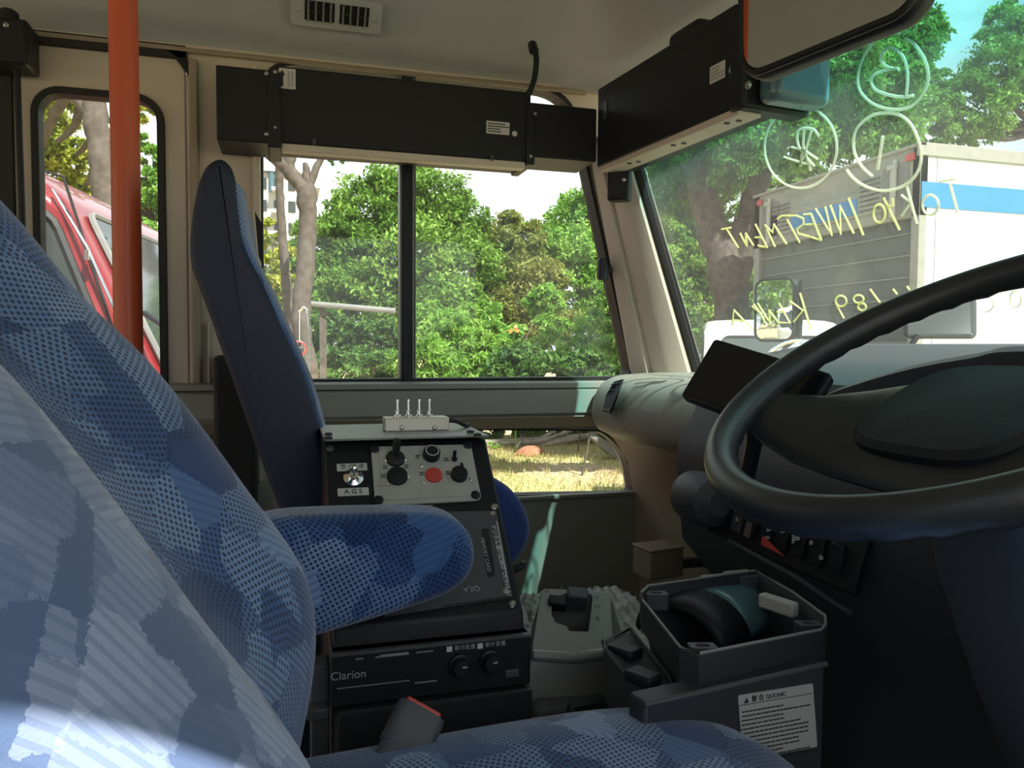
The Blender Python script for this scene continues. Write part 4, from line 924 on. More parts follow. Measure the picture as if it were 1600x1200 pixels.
obj('lever_block', box(gq(902, 930, -.006), (.030, .022, .026), (gx, gy, gn)), M['dark'], gsx, bevel=.003)
obj('lever_guide', box(gq(872, 936, -.008), (.026, .018, .016), (gx, gy, gn)), M['black'], gsx, bevel=.002)
for px, py, s_ in ((856, 923, 'C'), (877, 919, '1'), (932, 934, 'D'), (933, 949, 'N'), (934, 968, 'R')): text('gate_letter', s_, gq(px, py, .0003), gx, gy, .011, M['dark'], gsx, align='CENTER')
# --- open tray console
tyc = thing('tray_console', 'dark open topped tray console with a pale warning sticker', 'tray console')
zR = -.30
rim = [un(px, py, Z=zR) for px, py in ((1000, 926), (1012, 915), (1180, 891), (1240, 925), (1291, 962), (1292, 976), (1284, 984), (1092, 1022), (1062, 1012), (1003, 938))]
rc_ = sum(rim)/len(rim)
def rsc(q, h): return [rc_+(p-rc_)*q+V3(0, 0, h) for p in rim]
V, F = loft([rsc(.84, -.085), rsc(.95, -.028), rsc(.972, -.002), rsc(.985, .001), rsc(1.0, -.002), rsc(1.0, -.036), rsc(.97, -.040)], True, False)
obj('bin', (V+[tuple(p) for p in rsc(.84, -.085)], F+[tuple(range(len(V), len(V)+len(rim)))]), M['tray'], tyc, ang=30)
obj('rim_edge', tube(rsc(.99, .0), .0016, 6, True), M['silver'], tyc)
for px, py in ((1025, 926), (1098, 1008), (1264, 973), (1168, 898)):
    p = un(px, py, Z=zR-.004); obj('screw_boss', plate(rrect(-.014, .014, -.008, .008, .002, 2), [rrect(-.007, .007, -.004, .004, .002, 2)], lambda a, b, p=p: p+V3(a*.96+b*.2, -a*.28+b, 0), (0, 0, -.02)), M['dark'], tyc, bevel=.0008)
# dark arched duct inside the tray; teal light on it is put into one stretch's colour
dA, dB = un(1088, 985, Z=zR-.06), un(1205, 925, Z=zR-.06)
ax_ = nrm(V3(dB[0]-dA[0], dB[1]-dA[1], 0)); ay_ = V3(-ax_[1], ax_[0], 0)
def arch(s, r, a, o=0): return dA+ax_*s+(-ay_*math.cos(a)*r)+V3(0, 0, math.sin(a)*r*.74)+o
V, F = loft([[arch(s, r, math.radians(t)) for t in range(0, 181, 12)] for s, r in ((-.05, .055), (-.04, .066), (.014, .068))], False, False); k = obj('duct_hood', (V, F), M['black'], tyc, ang=60); k.modifiers.new('s', 'SOLIDIFY').thickness = .003
V, F = loft([[arch(s, .064, math.radians(t)) for t in range(0, 181, 12)] for s in (.014, .04, .08, .135)], False, False); k = obj('duct_lit_stretch', (V, F), M['bluegrey'], tyc, ang=60); k.modifiers.new('s', 'SOLIDIFY').thickness = .003
obj('white_catch', box(un(1216, 945, Z=zR-.012), (.014, .05, .018), (nrm((.9, .3, 0)), nrm((-.3, .9, 0)), (0, 0, 1))), M['label'], tyc, bevel=.003)
obj('back_catch', merge(box(un(1120, 905, Z=zR-.008), (.045, .014, .012)), box(un(1152, 903, Z=zR-.012), (.04, .012, .02))), M['grey_trim'], tyc, bevel=.003)
# front face with the warning sticker
fA, fB = un(1035, 1095, D=.80), un(1290, 1037, D=.80)
fA = un(1035, 1095, Z=-.333); fB = un(1290, 1037, Z=-.326)
fd = nrm(V3(fB[0]-fA[0], fB[1]-fA[1], 0)); fnn = nrm(V3(fd[1], -fd[0], 0)); fnn = fnn if fnn[1] < 0 else -fnn
fA2 = fA-fd*.02
obj('front_face', prism([fA2, fB, fB+V3(0, 0, -.38), fA2+V3(0, 0, -.38)], -fnn*.03), M['tray'], tyc, bevel=.004)
obj('ridge', tube([fA2+fnn*.001, fB+fnn*.001], .003, 8), M['dark'], tyc)
def ff(px, py, l=.0006): return un(px, py, P=fA, N=fnn)+fnn*l
sa, sb_, sc_, sdd = ff(1152, 1086), ff(1269, 1067), ff(1276, 1166), ff(1160, 1188)
stc = obj('warning_sticker', prism(rpoly([sa, sb_, sc_, sdd], .002, 3), fnn*.0005), mat('sticker_paper', (.40, .42, .38), .5), tyc, smooth=False)
su_, sv_ = nrm(sb_-sa), nrm(sa-sdd); sv_ = nrm(sv_-su_*np.dot(su_, sv_)); wS = np.linalg.norm(sb_-sa)
nS = np.cross(su_, sv_); sg = 1 if np.dot(nS, fnn) > 0 else -1
def sp_(u, v): return sa+su_*u-sv_*v+fnn*.0006
obj('rule', box(sp_(wS/2, .0105), (wS*.99, .0005, .0004), (su_, sv_, fnn)), M['ink'], stc, smooth=False)
obj('warning_triangle', prism([sp_(.0075, .009), sp_(.0135, .009), sp_(.0105, .0035)], fnn*.0003), M['ink'], stc, smooth=False)
text('heading', '警 告', sp_(.0165, .0062), su_, sv_, .0068, M['ink'], stc, .0003); text('maker_lettering', 'QUONIC', sp_(.034, .0062), su_, sv_, .0062, M['ink'], stc, .0003)
grid_text('small_print', sp_(wS*.5, .044), su_, sv_, wS*.9, .058, 13, 12, M['ink'], stc, .28)
# rocker switch pod at the left of the tray
pd = [un(942, 1004, Z=-.335), un(985, 984, Z=-.335), un(1046, 1060, Z=-.355), un(1050, 1078, Z=-.36), un(1006, 1090, Z=-.36), un(946, 1016, Z=-.338)]
obj('switch_pod', prism(pd, (0, 0, -.06)), M['dark'], tyc, bevel=.004)
obj('pod_rim', tube([p+V3(0, 0, .001) for p in pd], .0025, 6, True), M['dark'], tyc)
for px, py in ((977, 1018), (1005, 1058)):
    p = un(px, py, Z=-.340); obj('rocker', box(p, (.024, .034, .012), (nrm((.9, .45, 0)), nrm((-.45, .9, 0)), (0, 0, 1))), M['black'], tyc, bevel=.003)
# --- bolted steel plate in front of the seat
spz = -.475
fp_ = [un(px, py, Z=spz) for px, py in ((818, 1062), (862, 1066), (905, 1150), (905, 1240), (815, 1240))]
pt_ = thing('floor_plate', 'grey steel plate with one bolt beside the cabinet foot', 'steel plate')
obj('plate', prism(fp_, (0, 0, -.006)), M['steelplate'], pt_, bevel=.001)
obj('bolt', lathe(un(841, 1099, Z=spz), (0, 0, 1), [(0, .0085), (.001, .0085), (.001, .006), (.006, .006), (.007, .004), (.007, 0)], 6), M['screw'], pt_)
for a_, b_ in (((868, 1068), (912, 1150)), ((818, 1085), (835, 1160))):
    obj('rib', tube([un(*a_, Z=spz+.004), un(*b_, Z=spz+.004)], .004, 8), M['steelplate'], pt_)
fr_t = thing('floor_frame', 'dark floor frame with a raised rim right of the steel plate', 'frame')
fq = [un(px, py, Z=-.47) for px, py in ((876, 1070), (940, 1060), (1010, 1100), (1040, 1200), (930, 1200))]
obj('pan', prism(fq, (0, 0, -.03)), M['black'], fr_t, bevel=.003); obj('rim', tube([p+V3(0, 0, .002) for p in fq], .004, 8, True), M['dark'], fr_t)
# --- little box against the front bulkhead
bxp = un(1028, 876, Y=1.50)
ob_ = thing('junction_box', 'small brownish box low on the front bulkhead beyond the tray', 'box')
obj('case', box(bxp, (.085, .07, .062), (nrm((1, .15, 0)), nrm((-.15, 1, 0)), (0, 0, 1))), M['brown_trim'], ob_, bevel=.004)
obj('lid', box(bxp+V3(0, 0, .032), (.088, .073, .006), (nrm((1, .15, 0)), nrm((-.15, 1, 0)), (0, 0, 1))), M['brown_trim'], ob_, bevel=.002)
obj('bracket', bx(bxp[0]+.03, bxp[0]+.3, bxp[1]-.01, bxp[1]+.01, bxp[2]-.02, bxp[2]), M['dark'], ob_, bevel=.002)
# ================================================================ THE YARD OUTSIDE
gm = bpy.data.materials.new('yard_ground'); gm.use_nodes = True; n = gm.node_tree; N, L = n.nodes.new, n.links.new; b = n.nodes['Principled BSDF']; b.inputs['Roughness'].default_value = .95
t = N('ShaderNodeTexCoord'); z1 = N('ShaderNodeTexNoise'); z1.inputs['Scale'].default_value = .45; z1.inputs['Detail'].default_value = 8; L(t.outputs['Object'], z1.inputs['Vector'])
z2 = N('ShaderNodeTexNoise'); z2.inputs['Scale'].default_value = 14; z2.inputs['Detail'].default_value = 6; L(t.outputs['Object'], z2.inputs['Vector'])
r1 = N('ShaderNodeValToRGB'); e = r1.color_ramp.elements; e[0].position = .42; e[1].position = .60; e[0].color = (.60, .47, .34, 1); e[1].color = (.50, .48, .22, 1); L(z1.outputs[0], r1.inputs[0])
r2 = N('ShaderNodeValToRGB'); e = r2.color_ramp.elements; e[0].position = .3; e[1].position = .7; e[0].color = (.55, .5, .45, 1); e[1].color = (1.25, 1.2, 1.1, 1); L(z2.outputs[0], r2.inputs[0])
m_ = N('ShaderNodeMix'); m_.data_type = 'RGBA'; m_.blend_type = 'MULTIPLY'; m_.inputs['Factor'].default_value = 1; L(r1.outputs[0], m_.inputs['A']); L(r2.outputs[0], m_.inputs['B']); L(m_.outputs['Result'], b.inputs['Base Color'])
bu = N('ShaderNodeBump'); bu.inputs['Strength'].default_value = .6; bu.inputs['Distance'].default_value = .03; L(z2.outputs[0], bu.inputs['Height']); L(bu.outputs[0], b.inputs['Normal'])
GZ = -H
gn_ = 60; gv = [(-90+200*i/gn_, -60+200*j/gn_, GZ+.0) for i in range(gn_+1) for j in range(gn_+1)]
yard = struct('yard_ground', (gv, [(i*(gn_+1)+j, (i+1)*(gn_+1)+j, (i+1)*(gn_+1)+j+1, i*(gn_+1)+j+1) for i in range(gn_) for j in range(gn_)]), gm)

def leafmesh(name, C, A, m, parent, size, shade, droop=.25, aspect=.42, seed=0):
    """C centres, A outward axes; every leaf is a folded blade of its own"""
    rg = np.random.default_rng(seed); n = len(C)
    d = A*.55+rg.normal(size=(n, 3))*.75; d[:, 2] -= droop; d /= np.linalg.norm(d, axis=1)[:, None]
    u = np.cross(d, rg.normal(size=(n, 3))*.6+np.array([0, 0, 1.0])); u /= np.linalg.norm(u, axis=1)[:, None]+1e-9; w = np.cross(u, d)
    s = size*rg.uniform(.6, 1.3, (n, 1)); h = s*aspect
    P = np.stack([C-d*s*.5, C+u*h*.5+w*h*.18, C+d*s*.5, C-u*h*.5+w*h*.18], 1).reshape(-1, 3); P[:, 2] += H
    k = np.arange(n)[:, None]*4; F = np.concatenate([k+np.array([0, 1, 2]), k+np.array([0, 2, 3])], 1).reshape(-1)
    me = bpy.data.meshes.new(name); me.vertices.add(4*n); me.vertices.foreach_set('co', P.astype('f').ravel())
    me.loops.add(6*n); me.loops.foreach_set('vertex_index', F.astype('i')); me.polygons.add(2*n); me.polygons.foreach_set('loop_start', np.arange(0, 6*n, 3, dtype='i'))
    me.update(calc_edges=True); a = me.attributes.new('shade', 'FLOAT', 'FACE'); a.data.foreach_set('value', np.repeat(shade, 2).astype('f'))
    me.materials.append(m); o = bpy.data.objects.new(name, me); COL.objects.link(o); o.parent = parent; return o
def crown(blobs, n, m, parent, size, seed=0, clump=.26, name='foliage', **k):
    rg = np.random.default_rng(seed); Cs, As, Sh = [], [], []
    vol = np.array([b[3]**2 for b in blobs]); vol = vol/vol.sum()
    for b, v in zip(blobs, vol):
        c = np.array(b[:3]); r = b[3]; nn = max(60, int(n*v)); nc = max(8, nn//70)
        q = rg.normal(size=(nc, 3)); q /= np.linalg.norm(q, axis=1)[:, None]; q *= rg.uniform(.45, 1.0, (nc, 1))**.6; cc = c+q*r*np.array([1, 1, .85])
        csh = rg.uniform(.15, .85, nc); cr = r*clump*rg.uniform(.6, 1.3, nc)
        idx = rg.integers(0, nc, nn); o = rg.normal(size=(nn, 3)); o /= np.linalg.norm(o, axis=1)[:, None]; o *= rg.uniform(.3, 1, (nn, 1))
        P = cc[idx]+o*cr[idx][:, None]*np.array([1.15, 1.15, .7]); Cs.append(P); A = (P-c); A /= np.linalg.norm(A, axis=1)[:, None]+1e-9; As.append(A)
        Sh.append(np.clip(csh[idx]+rg.normal(size=nn)*.16, 0, 1))
    Cs = np.concatenate(Cs); keep = Cs[:, 2] > GZ+.02
    return leafmesh(name, Cs[keep], np.concatenate(As)[keep], m, parent, size, np.concatenate(Sh)[keep], seed=seed, **k)
def at(px, py, D, rp): p = un(px, py, D=D); return (p[0], p[1], p[2], rp*D/FPX)
def wood(path, r, n=10, seed=0):
    rd = random.Random(seed); P = smoothline(path, 5); m = len(P); R = np.interp(np.linspace(0, len(r)-1, m), range(len(r)), r)
    P = [p+V3(rd.uniform(-1, 1), rd.uniform(-1, 1), 0)*R[i]*.12 for i, p in enumerate(P)]; return tube(P, [x*rd.uniform(.93, 1.07) for x in R], n)
def tree(name, label, cat, blobs, n, lm, size, seed, trunks=None, bark='bark', group=None, boughs=True, **k):
    t = thing(name, label, cat, group); B = [at(*b) for b in blobs]; lo = min(B, key=lambda b: b[2])
    ctr = np.array([[b[0], b[1]] for b in B]).mean(0); rd = random.Random(seed); g = []
    if trunks is None:
        hh = np.mean([b[2] for b in B]); base = V3(ctr[0], ctr[1], GZ)
        ks = .07 if cat in ('shrub', 'weed') else 1; base[2] -= .02
        g.append(wood([base, V3(ctr[0]+.1, ctr[1], GZ+(hh-GZ)*.5), V3(ctr[0], ctr[1], hh)], [.22*ks, .16*ks, .08*ks], 10, seed)); st = V3(ctr[0], ctr[1], GZ+(hh-GZ)*.55)
    else:
        for path, r in trunks: g.append(wood([un(px, py, D=D) for px, py, D in path], r, 12, seed))
        p_ = trunks[0][0][-1]; st = un(*p_[:2], D=p_[2])
    if boughs:
        for b in B: g.append(wood([st, (st+np.array(b[:3]))/2+V3(rd.uniform(-.2, .2), 0, -.15), np.array(b[:3])], [.07*(.3 if cat in ('shrub', 'weed') else 1), .045*(.3 if cat in ('shrub', 'weed') else 1), .015], 6, seed))
    obj('trunk', merge(*g), M[bark], t); crown(B, n, M[lm], t, size, seed, **k); return t

# trees and shrubs beyond the side window
tree('leafy_tree', 'tall dark green leafy tree behind the middle bar of the side window', 'tree', [(590, 330, 17, 75), (655, 320, 17, 75), (700, 350, 17.5, 60), (540, 385, 16.5, 70), (630, 420, 16, 95), (715, 430, 17, 80), (480, 440, 16, 65), (560, 480, 15.5, 85), (680, 500, 15.5, 85), (500, 380, 17, 45)], 80000, 'leaf_mid', .14, 1, bark='bark_dark')
tree('olive_tree', 'brownish olive tree between the dark tree and the rounded bright tree', 'tree', [(775, 395, 18, 50), (810, 370, 18.5, 45), (790, 450, 17.5, 65), (835, 440, 18, 50), (770, 505, 17, 60), (840, 500, 17, 55)], 34000, 'leaf_olive', .13, 2, bark='bark_dark')
tree('rounded_tree', 'bright green rounded tree beside the windscreen corner post', 'tree', [(905, 345, 20, 50), (950, 320, 20, 62), (1000, 330, 20, 70), (880, 400, 19.5, 55), (940, 400, 19, 70), (990, 420, 19, 70), (900, 460, 18.5, 60), (965, 480, 18.5, 60), (1040, 400, 19, 80)], 70000, 'leaf_bright', .14, 3)
tree('distant_tree', 'low far tree in the dip between the olive tree and the rounded tree', 'tree', [(820, 375, 30, 40), (860, 378, 30, 34), (850, 420, 29, 50), (780, 420, 30, 50)], 9000, 'leaf_mid', .26, 4)
tree('yellow_shrub', 'yellow green shrub left of the forked trunk outside the side window', 'shrub', [(425, 370, 14, 34), (410, 430, 13.5, 45), (440, 400, 14, 24), (390, 500, 13, 50), (450, 450, 13.5, 30)], 9000, 'leaf_yellow', .11, 5)
tree('feathery_shrub', 'light green feathery shrub rising just right of the window bar', 'shrub', [(672, 500, 11, 34), (700, 530, 10.5, 45), (660, 560, 10, 45), (740, 560, 10.5, 50), (700, 590, 10, 50), (725, 500, 11.5, 26)], 14000, 'leaf_bright', .13, 6, aspect=.2)
tree('feathery_shrub', 'light green feathery shrub in front of the rounded tree', 'shrub', [(870, 505, 12.5, 30), (930, 520, 12, 40), (965, 560, 11, 45), (900, 560, 11.5, 40), (860, 540, 12, 30)], 12000, 'leaf_bright', .12, 7, aspect=.25)
tree('dark_shrub', 'dark shrub at the lower right corner of the side window', 'shrub', [(800, 580, 10, 50), (860, 590, 9.5, 50), (920, 590, 9.5, 45), (970, 600, 9.5, 40), (1010, 590, 9.5, 40)], 12000, 'leaf_dark', .13, 8)
tree('dark_shrub', 'dark green shrub behind the grey bar low in the left window half', 'shrub', [(520, 530, 12, 50), (580, 540, 12, 50), (540, 580, 11, 55), (600, 590, 11, 50), (480, 570, 12, 50), (430, 560, 12, 50)], 14000, 'leaf_dark', .13, 9)
tree('broad_leaf_shrub', 'broad leaved yellow green shrub at the foot of the olive tree', 'shrub', [(775, 535, 13, 40), (815, 545, 12.5, 35), (760, 500, 14, 30), (850, 470, 15, 30)], 8000, 'leaf_bright', .16, 10, aspect=.55)
fl = thing('orange_flower', 'small orange flower head among the shrubs right of the window bar', 'flower')
for dx, dy in ((0, 0), (6, 2), (-5, 3), (2, -4)):
    p = un(803+dx, 515+dy, D=11.4); obj('petal', lathe(p, (rd_ := random.Random(dx)).choice([(0, -1, .3), (.5, -1, .4), (-.5, -1, .2)]), [(0, .01), (.015, .025), (.02, .03), (.018, .0)], 8), M['flower'], fl)
obj('stem', tube([un(803, 518, D=11.4), un(806, 722, D=11.4)], .012, 6), M['leaf_mid'], fl)
# bare forked tree close to the window
ft = thing('forked_tree', 'bare grey trunk forking into thick limbs at the left of the side window', 'tree')
T = lambda *P: [un(px, py, D=7.0) for px, py in P]
obj('trunk', merge(wood(T((486, 826), (482, 600), (470, 500), (478, 420), (480, 330), (477, 292)), [.10, .09, .085, .082, .085, .088], 16, 1),
    wood(T((478, 300), (462, 280), (440, 255), (418, 235), (395, 200)), [.07, .065, .06, .055, .05], 12, 2), wood(T((465, 285), (450, 262), (455, 235), (462, 180)), [.06, .06, .055, .05], 12, 3),
    wood(T((480, 300), (492, 268), (503, 245), (520, 215)), [.04, .033, .028, .024], 10, 4), wood(T((480, 292), (478, 262), (476, 255)), [.05, .03, .015], 8, 5)), M['bark'], ft)
crown([at(525, 235, 7, 14), at(515, 250, 7, 8), at(540, 250, 7, 8)], 420, M['leaf_dark'], ft, .07, 14, name='leaf_spray', aspect=.2)
st_ = thing('slender_tree', 'slender pale trunk standing left of the forked tree', 'tree')
obj('trunk', wood([un(px, py, D=7.6) for px, py in ((456, 806), (452, 600), (450, 480), (444, 400), (438, 320), (436, 270), (432, 200))], [.05, .05, .048, .045, .042, .038, .03], 12, 7), M['bark'], st_)
crown([at(430, 190, 7.6, 22)], 300, M['leaf_dark'], st_, .08, 15, name='leaf_spray')
# bar made for a window reflection, its post, hoop and far building
tag(obj('reflection_bar', tube([un(478, 474, D=9), un(618, 486, D=9)], .035, 10), M['skirt']), 'pale grey bar shaped after a reflection low in the side window', 'rail')  # solid bar added to imitate a reflection in the window glass
tag(obj('bar_post', bx(*[un(505, 480, D=9)[0]+q for q in (-.04, .04)], *[un(505, 480, D=9)[1]+q for q in (.06, .14)], GZ, un(505, 482, D=9)[2]), M['bark_dark']), 'dark post holding the grey bar among the shrubs', 'post')
ms = thing('roadside_mirror', 'small round red rimmed mirror beside the foot of the forked trunk', 'mirror')
mp_ = un(466, 545, D=5.5); obj('face', lathe(mp_, (-.1, -1, 0), [(0, .045), (.006, .05), (.010, .045), (.010, 0)], 24), M['mirror'], ms); obj('rim', tube([mp_+V3(.052*math.cos(q), -.008, .052*math.sin(q)) for q in [2*math.pi*k/24 for k in range(24)]], .008, 6, True), M['red'], ms)
obj('post', tube([mp_+V3(.03, .02, -.04), V3(mp_[0]+.03, mp_[1]+.02, GZ)], .014, 8), M['screw'], ms)
obj('hoop', tube(smoothline([un(468, 600, D=5.6), un(467, 500, D=5.6), un(470, 484, D=5.6), un(477, 482, D=5.6), un(481, 500, D=5.6), un(482, 600, D=5.6)], 5), .010, 8), M['chrome'], ms)
def building(name, label, x0, y0, w, dpt, h, ang, floors, cols, wallm):
    t = thing(name, label, 'building'); ca, sa_ = math.cos(ang), math.sin(ang); ex, ey = V3(ca, sa_, 0), V3(-sa_, ca, 0); o = V3(x0, y0, GZ)
    obj('wall', box(o+ex*w/2+ey*dpt/2+V3(0, 0, h/2), (w, dpt, h), (ex, ey, (0, 0, 1))), wallm, t, smooth=False)
    obj('roof_slab', box(o+ex*w/2+ey*dpt/2+V3(0, 0, h+.2), (w+.8, dpt+.8, .4), (ex, ey, (0, 0, 1))), wallm, t, smooth=False)
    for i in range(floors):
        for j in range(cols):
            c = o+ex*w*(j+.5)/cols+V3(0, 0, h*(i+.45)/floors); wdw = obj('window', box(c, (w/cols*.5, .15, h/floors*.5), (ex, ey, (0, 0, 1))), M['dark_glass'], t, smooth=False)
            if j % 2 == 0: obj('balcony', box(c-ey*.5-V3(0, 0, h/floors*.3), (w/cols*.8, 1.0, h/floors*.16), (ex, ey, (0, 0, 1))), wallm, t, smooth=False)
    return t
bp = un(405, 300, D=60); hb = un(430, 268, D=60)[2]-GZ
bt_ = building('hotel_tower', 'pale multi storey building far off behind the slender trunk', bp[0]-3.5, bp[1], 6.5, 8, hb, 0, 9, 6, M['concrete'])
rp_ = un(424, 247, D=60); obj('roof_ring', tube([rp_+V3(1.0*math.cos(q), 0, 1.0*math.sin(q)) for q in [2*math.pi*k/28 for k in range(28)]], .22, 8, True), M['bluegrey'], bt_)
obj('roof_ring_post', tube([rp_-V3(0, 0, 1.0), rp_-V3(0, 0, 2.6)], .2, 8), M['bluegrey'], bt_)
bq = un(447, 292, D=70); building('far_block', 'low pale block on the skyline right of the slender trunk', bq[0], bq[1], 2.6, 6, bq[2]-GZ, 0, 4, 3, M['concrete'])

# ground clutter seen through the lower window
gr = thing('short_grass', None, None); bpy.data.objects.remove(gr)
rg = np.random.default_rng(5); ng = 60000
P = np.stack([rg.uniform(-3, 9, ng), rg.uniform(6.2, 13.2, ng)], 1)
dens = np.sin(P[:, 0]*.9+1.2)*np.cos(P[:, 1]*.7)+.6*np.sin(P[:, 0]*2.3-P[:, 1]*1.7)+(P[:, 0]-1.6)*.35; P = P[(dens+rg.normal(size=ng)*.6) > -.1]; ng = len(P)
C = np.column_stack([P, np.full(ng, GZ+.03)]); A = np.tile([0, 0, 1.6], (ng, 1))
o = leafmesh('short_grass', C, A, leafmat('grass_blades', (.46, .34, .18), (.48, .43, .18), (.42, .50, .14)), None, .09, rg.uniform(0, 1, ng), droop=-.5, aspect=.14, seed=6); tag(o, 'short dry grass over the yard beyond the lower window', 'grass', kind='stuff')
rk_ = tag(obj('red_rock', (lambda c: (lambda rr: loft([[c+V3(math.cos(q)*r*(1+.25*math.sin(3*q+h*9)), math.sin(q)*r*.7, h) for q in [2*math.pi*k/14 for k in range(14)]] for r, h in ((.22, -.04), (.24, .03), (.17, .10), (.09, .145), (.02, .15))]))(0))(V3(*un(829, 712, Z=GZ))), M['rock'], sub=1), 'reddish rock on the yard in front of the cut branches', 'rock')
rdm = random.Random(11); base0 = None
for k in range(14):
    a_ = un(745+rdm.uniform(-15, 15), 694+rdm.uniform(-3, 7), D=12.2+rdm.uniform(0, .5)); m_p = un(815+rdm.uniform(-12, 12), 693+rdm.uniform(-4, 8), D=12.2+rdm.uniform(0, .5)); b_ = un(905+rdm.uniform(-40, 60), 678+rdm.uniform(-6, 3), D=12.6+rdm.uniform(0, .5))
    tag(obj('cut_branch', wood([a_, m_p, b_], [.055*rdm.uniform(.6, 1.1), .05*rdm.uniform(.6, 1.1), .025], 7, k), M['cut_wood']), 'long grey cut branch in the pile seen through the lower window', 'branch', 'cut branches in the pile')
for k in range(3):
    a_ = un(800+k*14, 712-k*2, Z=GZ); tag(obj('twig', wood([a_, a_+V3(.12-k*.1, .1, .14), a_+V3(.3-k*.2, .2, .30)], [.014, .011, .006], 6, k), M['bark']), 'thin bent twig sticking up beside the red rock', 'twig', 'twigs beside the rock')
gs_ = [un(924, 684, D=11), un(938, 683, D=11), un(985, 712, D=11), un(1000, 735, D=11), un(955, 713, D=11)]
tag(obj('concrete_slab', prism(gs_, (.05, .35, 0)), M['skirt'], bevel=.01), 'grey broken slab leaning at the right of the branch pile', 'slab')
tree('low_weed', 'small bright weed clump on the yard left of the red rock', 'weed', [(762, 700, 12, 12), (778, 703, 12, 10)], 500, 'leaf_bright', .08, 31, aspect=.4)
tree('undergrowth', 'dark low undergrowth behind the branch pile in the lower window', 'shrub', [(760, 668, 13.4, 32), (830, 668, 13.6, 32), (890, 672, 13.2, 30), (950, 676, 13, 34), (700, 668, 13.4, 36), (1010, 676, 13, 34)], 16000, 'leaf_dark', .12, 32)

# trees seen through the windscreen
tree('street_tree', 'large leaning tree with a thick dark trunk seen through the windscreen', 'tree',
     [(1050, 235, 10, 60), (1110, 200, 9.5, 70), (1180, 190, 9, 75), (1250, 130, 9, 75), (1235, 215, 9, 60), (1310, 110, 9, 75), (1300, 190, 9.5, 70), (1380, 110, 9.5, 70), (1370, 200, 9.5, 60), (1060, 300, 10.5, 50), (1110, 290, 10, 45), (1420, 60, 9.5, 50), (1150, 255, 9, 45), (1400, 170, 10, 60)],
     90000, 'leaf_mid', .085, 21, trunks=[([(1165, 700, 9.5), (1150, 560, 9.5), (1138, 450, 9.5), (1115, 360, 9.5), (1085, 270, 9.6), (1050, 180, 9.8)], [.26, .24, .22, .19, .15, .10]), ([(1150, 470, 9.5), (1165, 360, 9.5), (1185, 280, 9.5), (1230, 180, 9.5), (1300, 60, 9.6)], [.14, .15, .13, .10, .06])], bark='bark_dark', droop=.6)
tree('spreading_tree', 'pale green tree spreading over the truck at the far right', 'tree', [(1470, 150, 12, 50), (1520, 170, 12, 60), (1570, 110, 12, 60), (1600, 60, 12, 55), (1640, 120, 12, 70), (1450, 200, 12, 45), (1500, 205, 12, 36), (1570, 40, 12.5, 40), (1660, 40, 12, 60), (1430, 130, 12, 36)], 34000, 'leaf_mid', .09, 22, bark='bark_dark', droop=.6, trunks=[([(1640, 700, 14), (1640, 400, 14), (1630, 200, 13)], [.3, .25, .18])])
tree('background_tree', 'dense green tree behind the thick dark trunk', 'tree', [(1045, 350, 14, 55), (1070, 430, 13.5, 60), (1110, 420, 14, 55), (1040, 480, 13, 50), (1170, 400, 14, 55), (1180, 470, 13.5, 45), (1100, 500, 13, 50), (1190, 330, 14, 40), (1150, 330, 14, 45), (1215, 290, 14.5, 42), (1255, 285, 15, 40), (1195, 360, 14, 40)], 40000, 'leaf_mid', .11, 23, bark='bark_dark')
# trees seen through the entry door window
tree('roadside_tree', 'brown trunked tree with yellow green leaves behind the red truck', 'tree', [(75, 230, 9, 40), (110, 250, 9, 40), (80, 190, 9.5, 36), (60, 150, 8.5, 34), (110, 160, 8, 26), (215, 170, 8, 26), (60, 280, 9, 40), (130, 300, 9, 30), (200, 200, 8.5, 16)], 15000, 'leaf_yellow', .085, 24,
     trunks=[([(185, 600, 7), (178, 420, 7), (166, 300, 7), (155, 220, 7), (146, 160, 7), (140, 90, 7)], [.14, .13, .12, .11, .10, .09]), ([(152, 200, 7), (130, 165, 7), (100, 140, 7), (70, 110, 7)], [.06, .05, .045, .03])])
tree('green_tree', 'bright green tree right of the brown trunk in the door window', 'tree', [(230, 250, 11, 26), (245, 300, 11, 34), (225, 340, 11, 40), (215, 220, 11, 18), (265, 260, 11, 16), (170, 300, 12, 40)], 9000, 'leaf_bright', .11, 25)
far = 0
for i, (px, D, r) in enumerate(((-20, 26, 120), (120, 30, 110), (280, 30, 110), (380, 34, 70), (1180, 24, 110), (1330, 28, 70), (1480, 30, 70), (1650, 30, 100))):
    tree('far_tree', ['leftmost of the four dense far trees behind the red truck', 'dense far tree right behind the red truck cab', 'dense far tree hidden behind the door post', 'small far tree behind the yellow green shrub', 'dense far tree directly behind the thick street tree trunk', 'dense far tree behind the rear of the box truck', 'dense far tree behind the side of the box truck', 'rightmost far tree behind the box truck'][i], 'tree', [(px, 520, D, r), (px+40, 600, D, r), (px-50, 480, D, r*.6)], 7000, 'leaf_mid', .3, 40+i, group=['far trees behind the red truck', 'far trees behind the street tree'][i > 3])

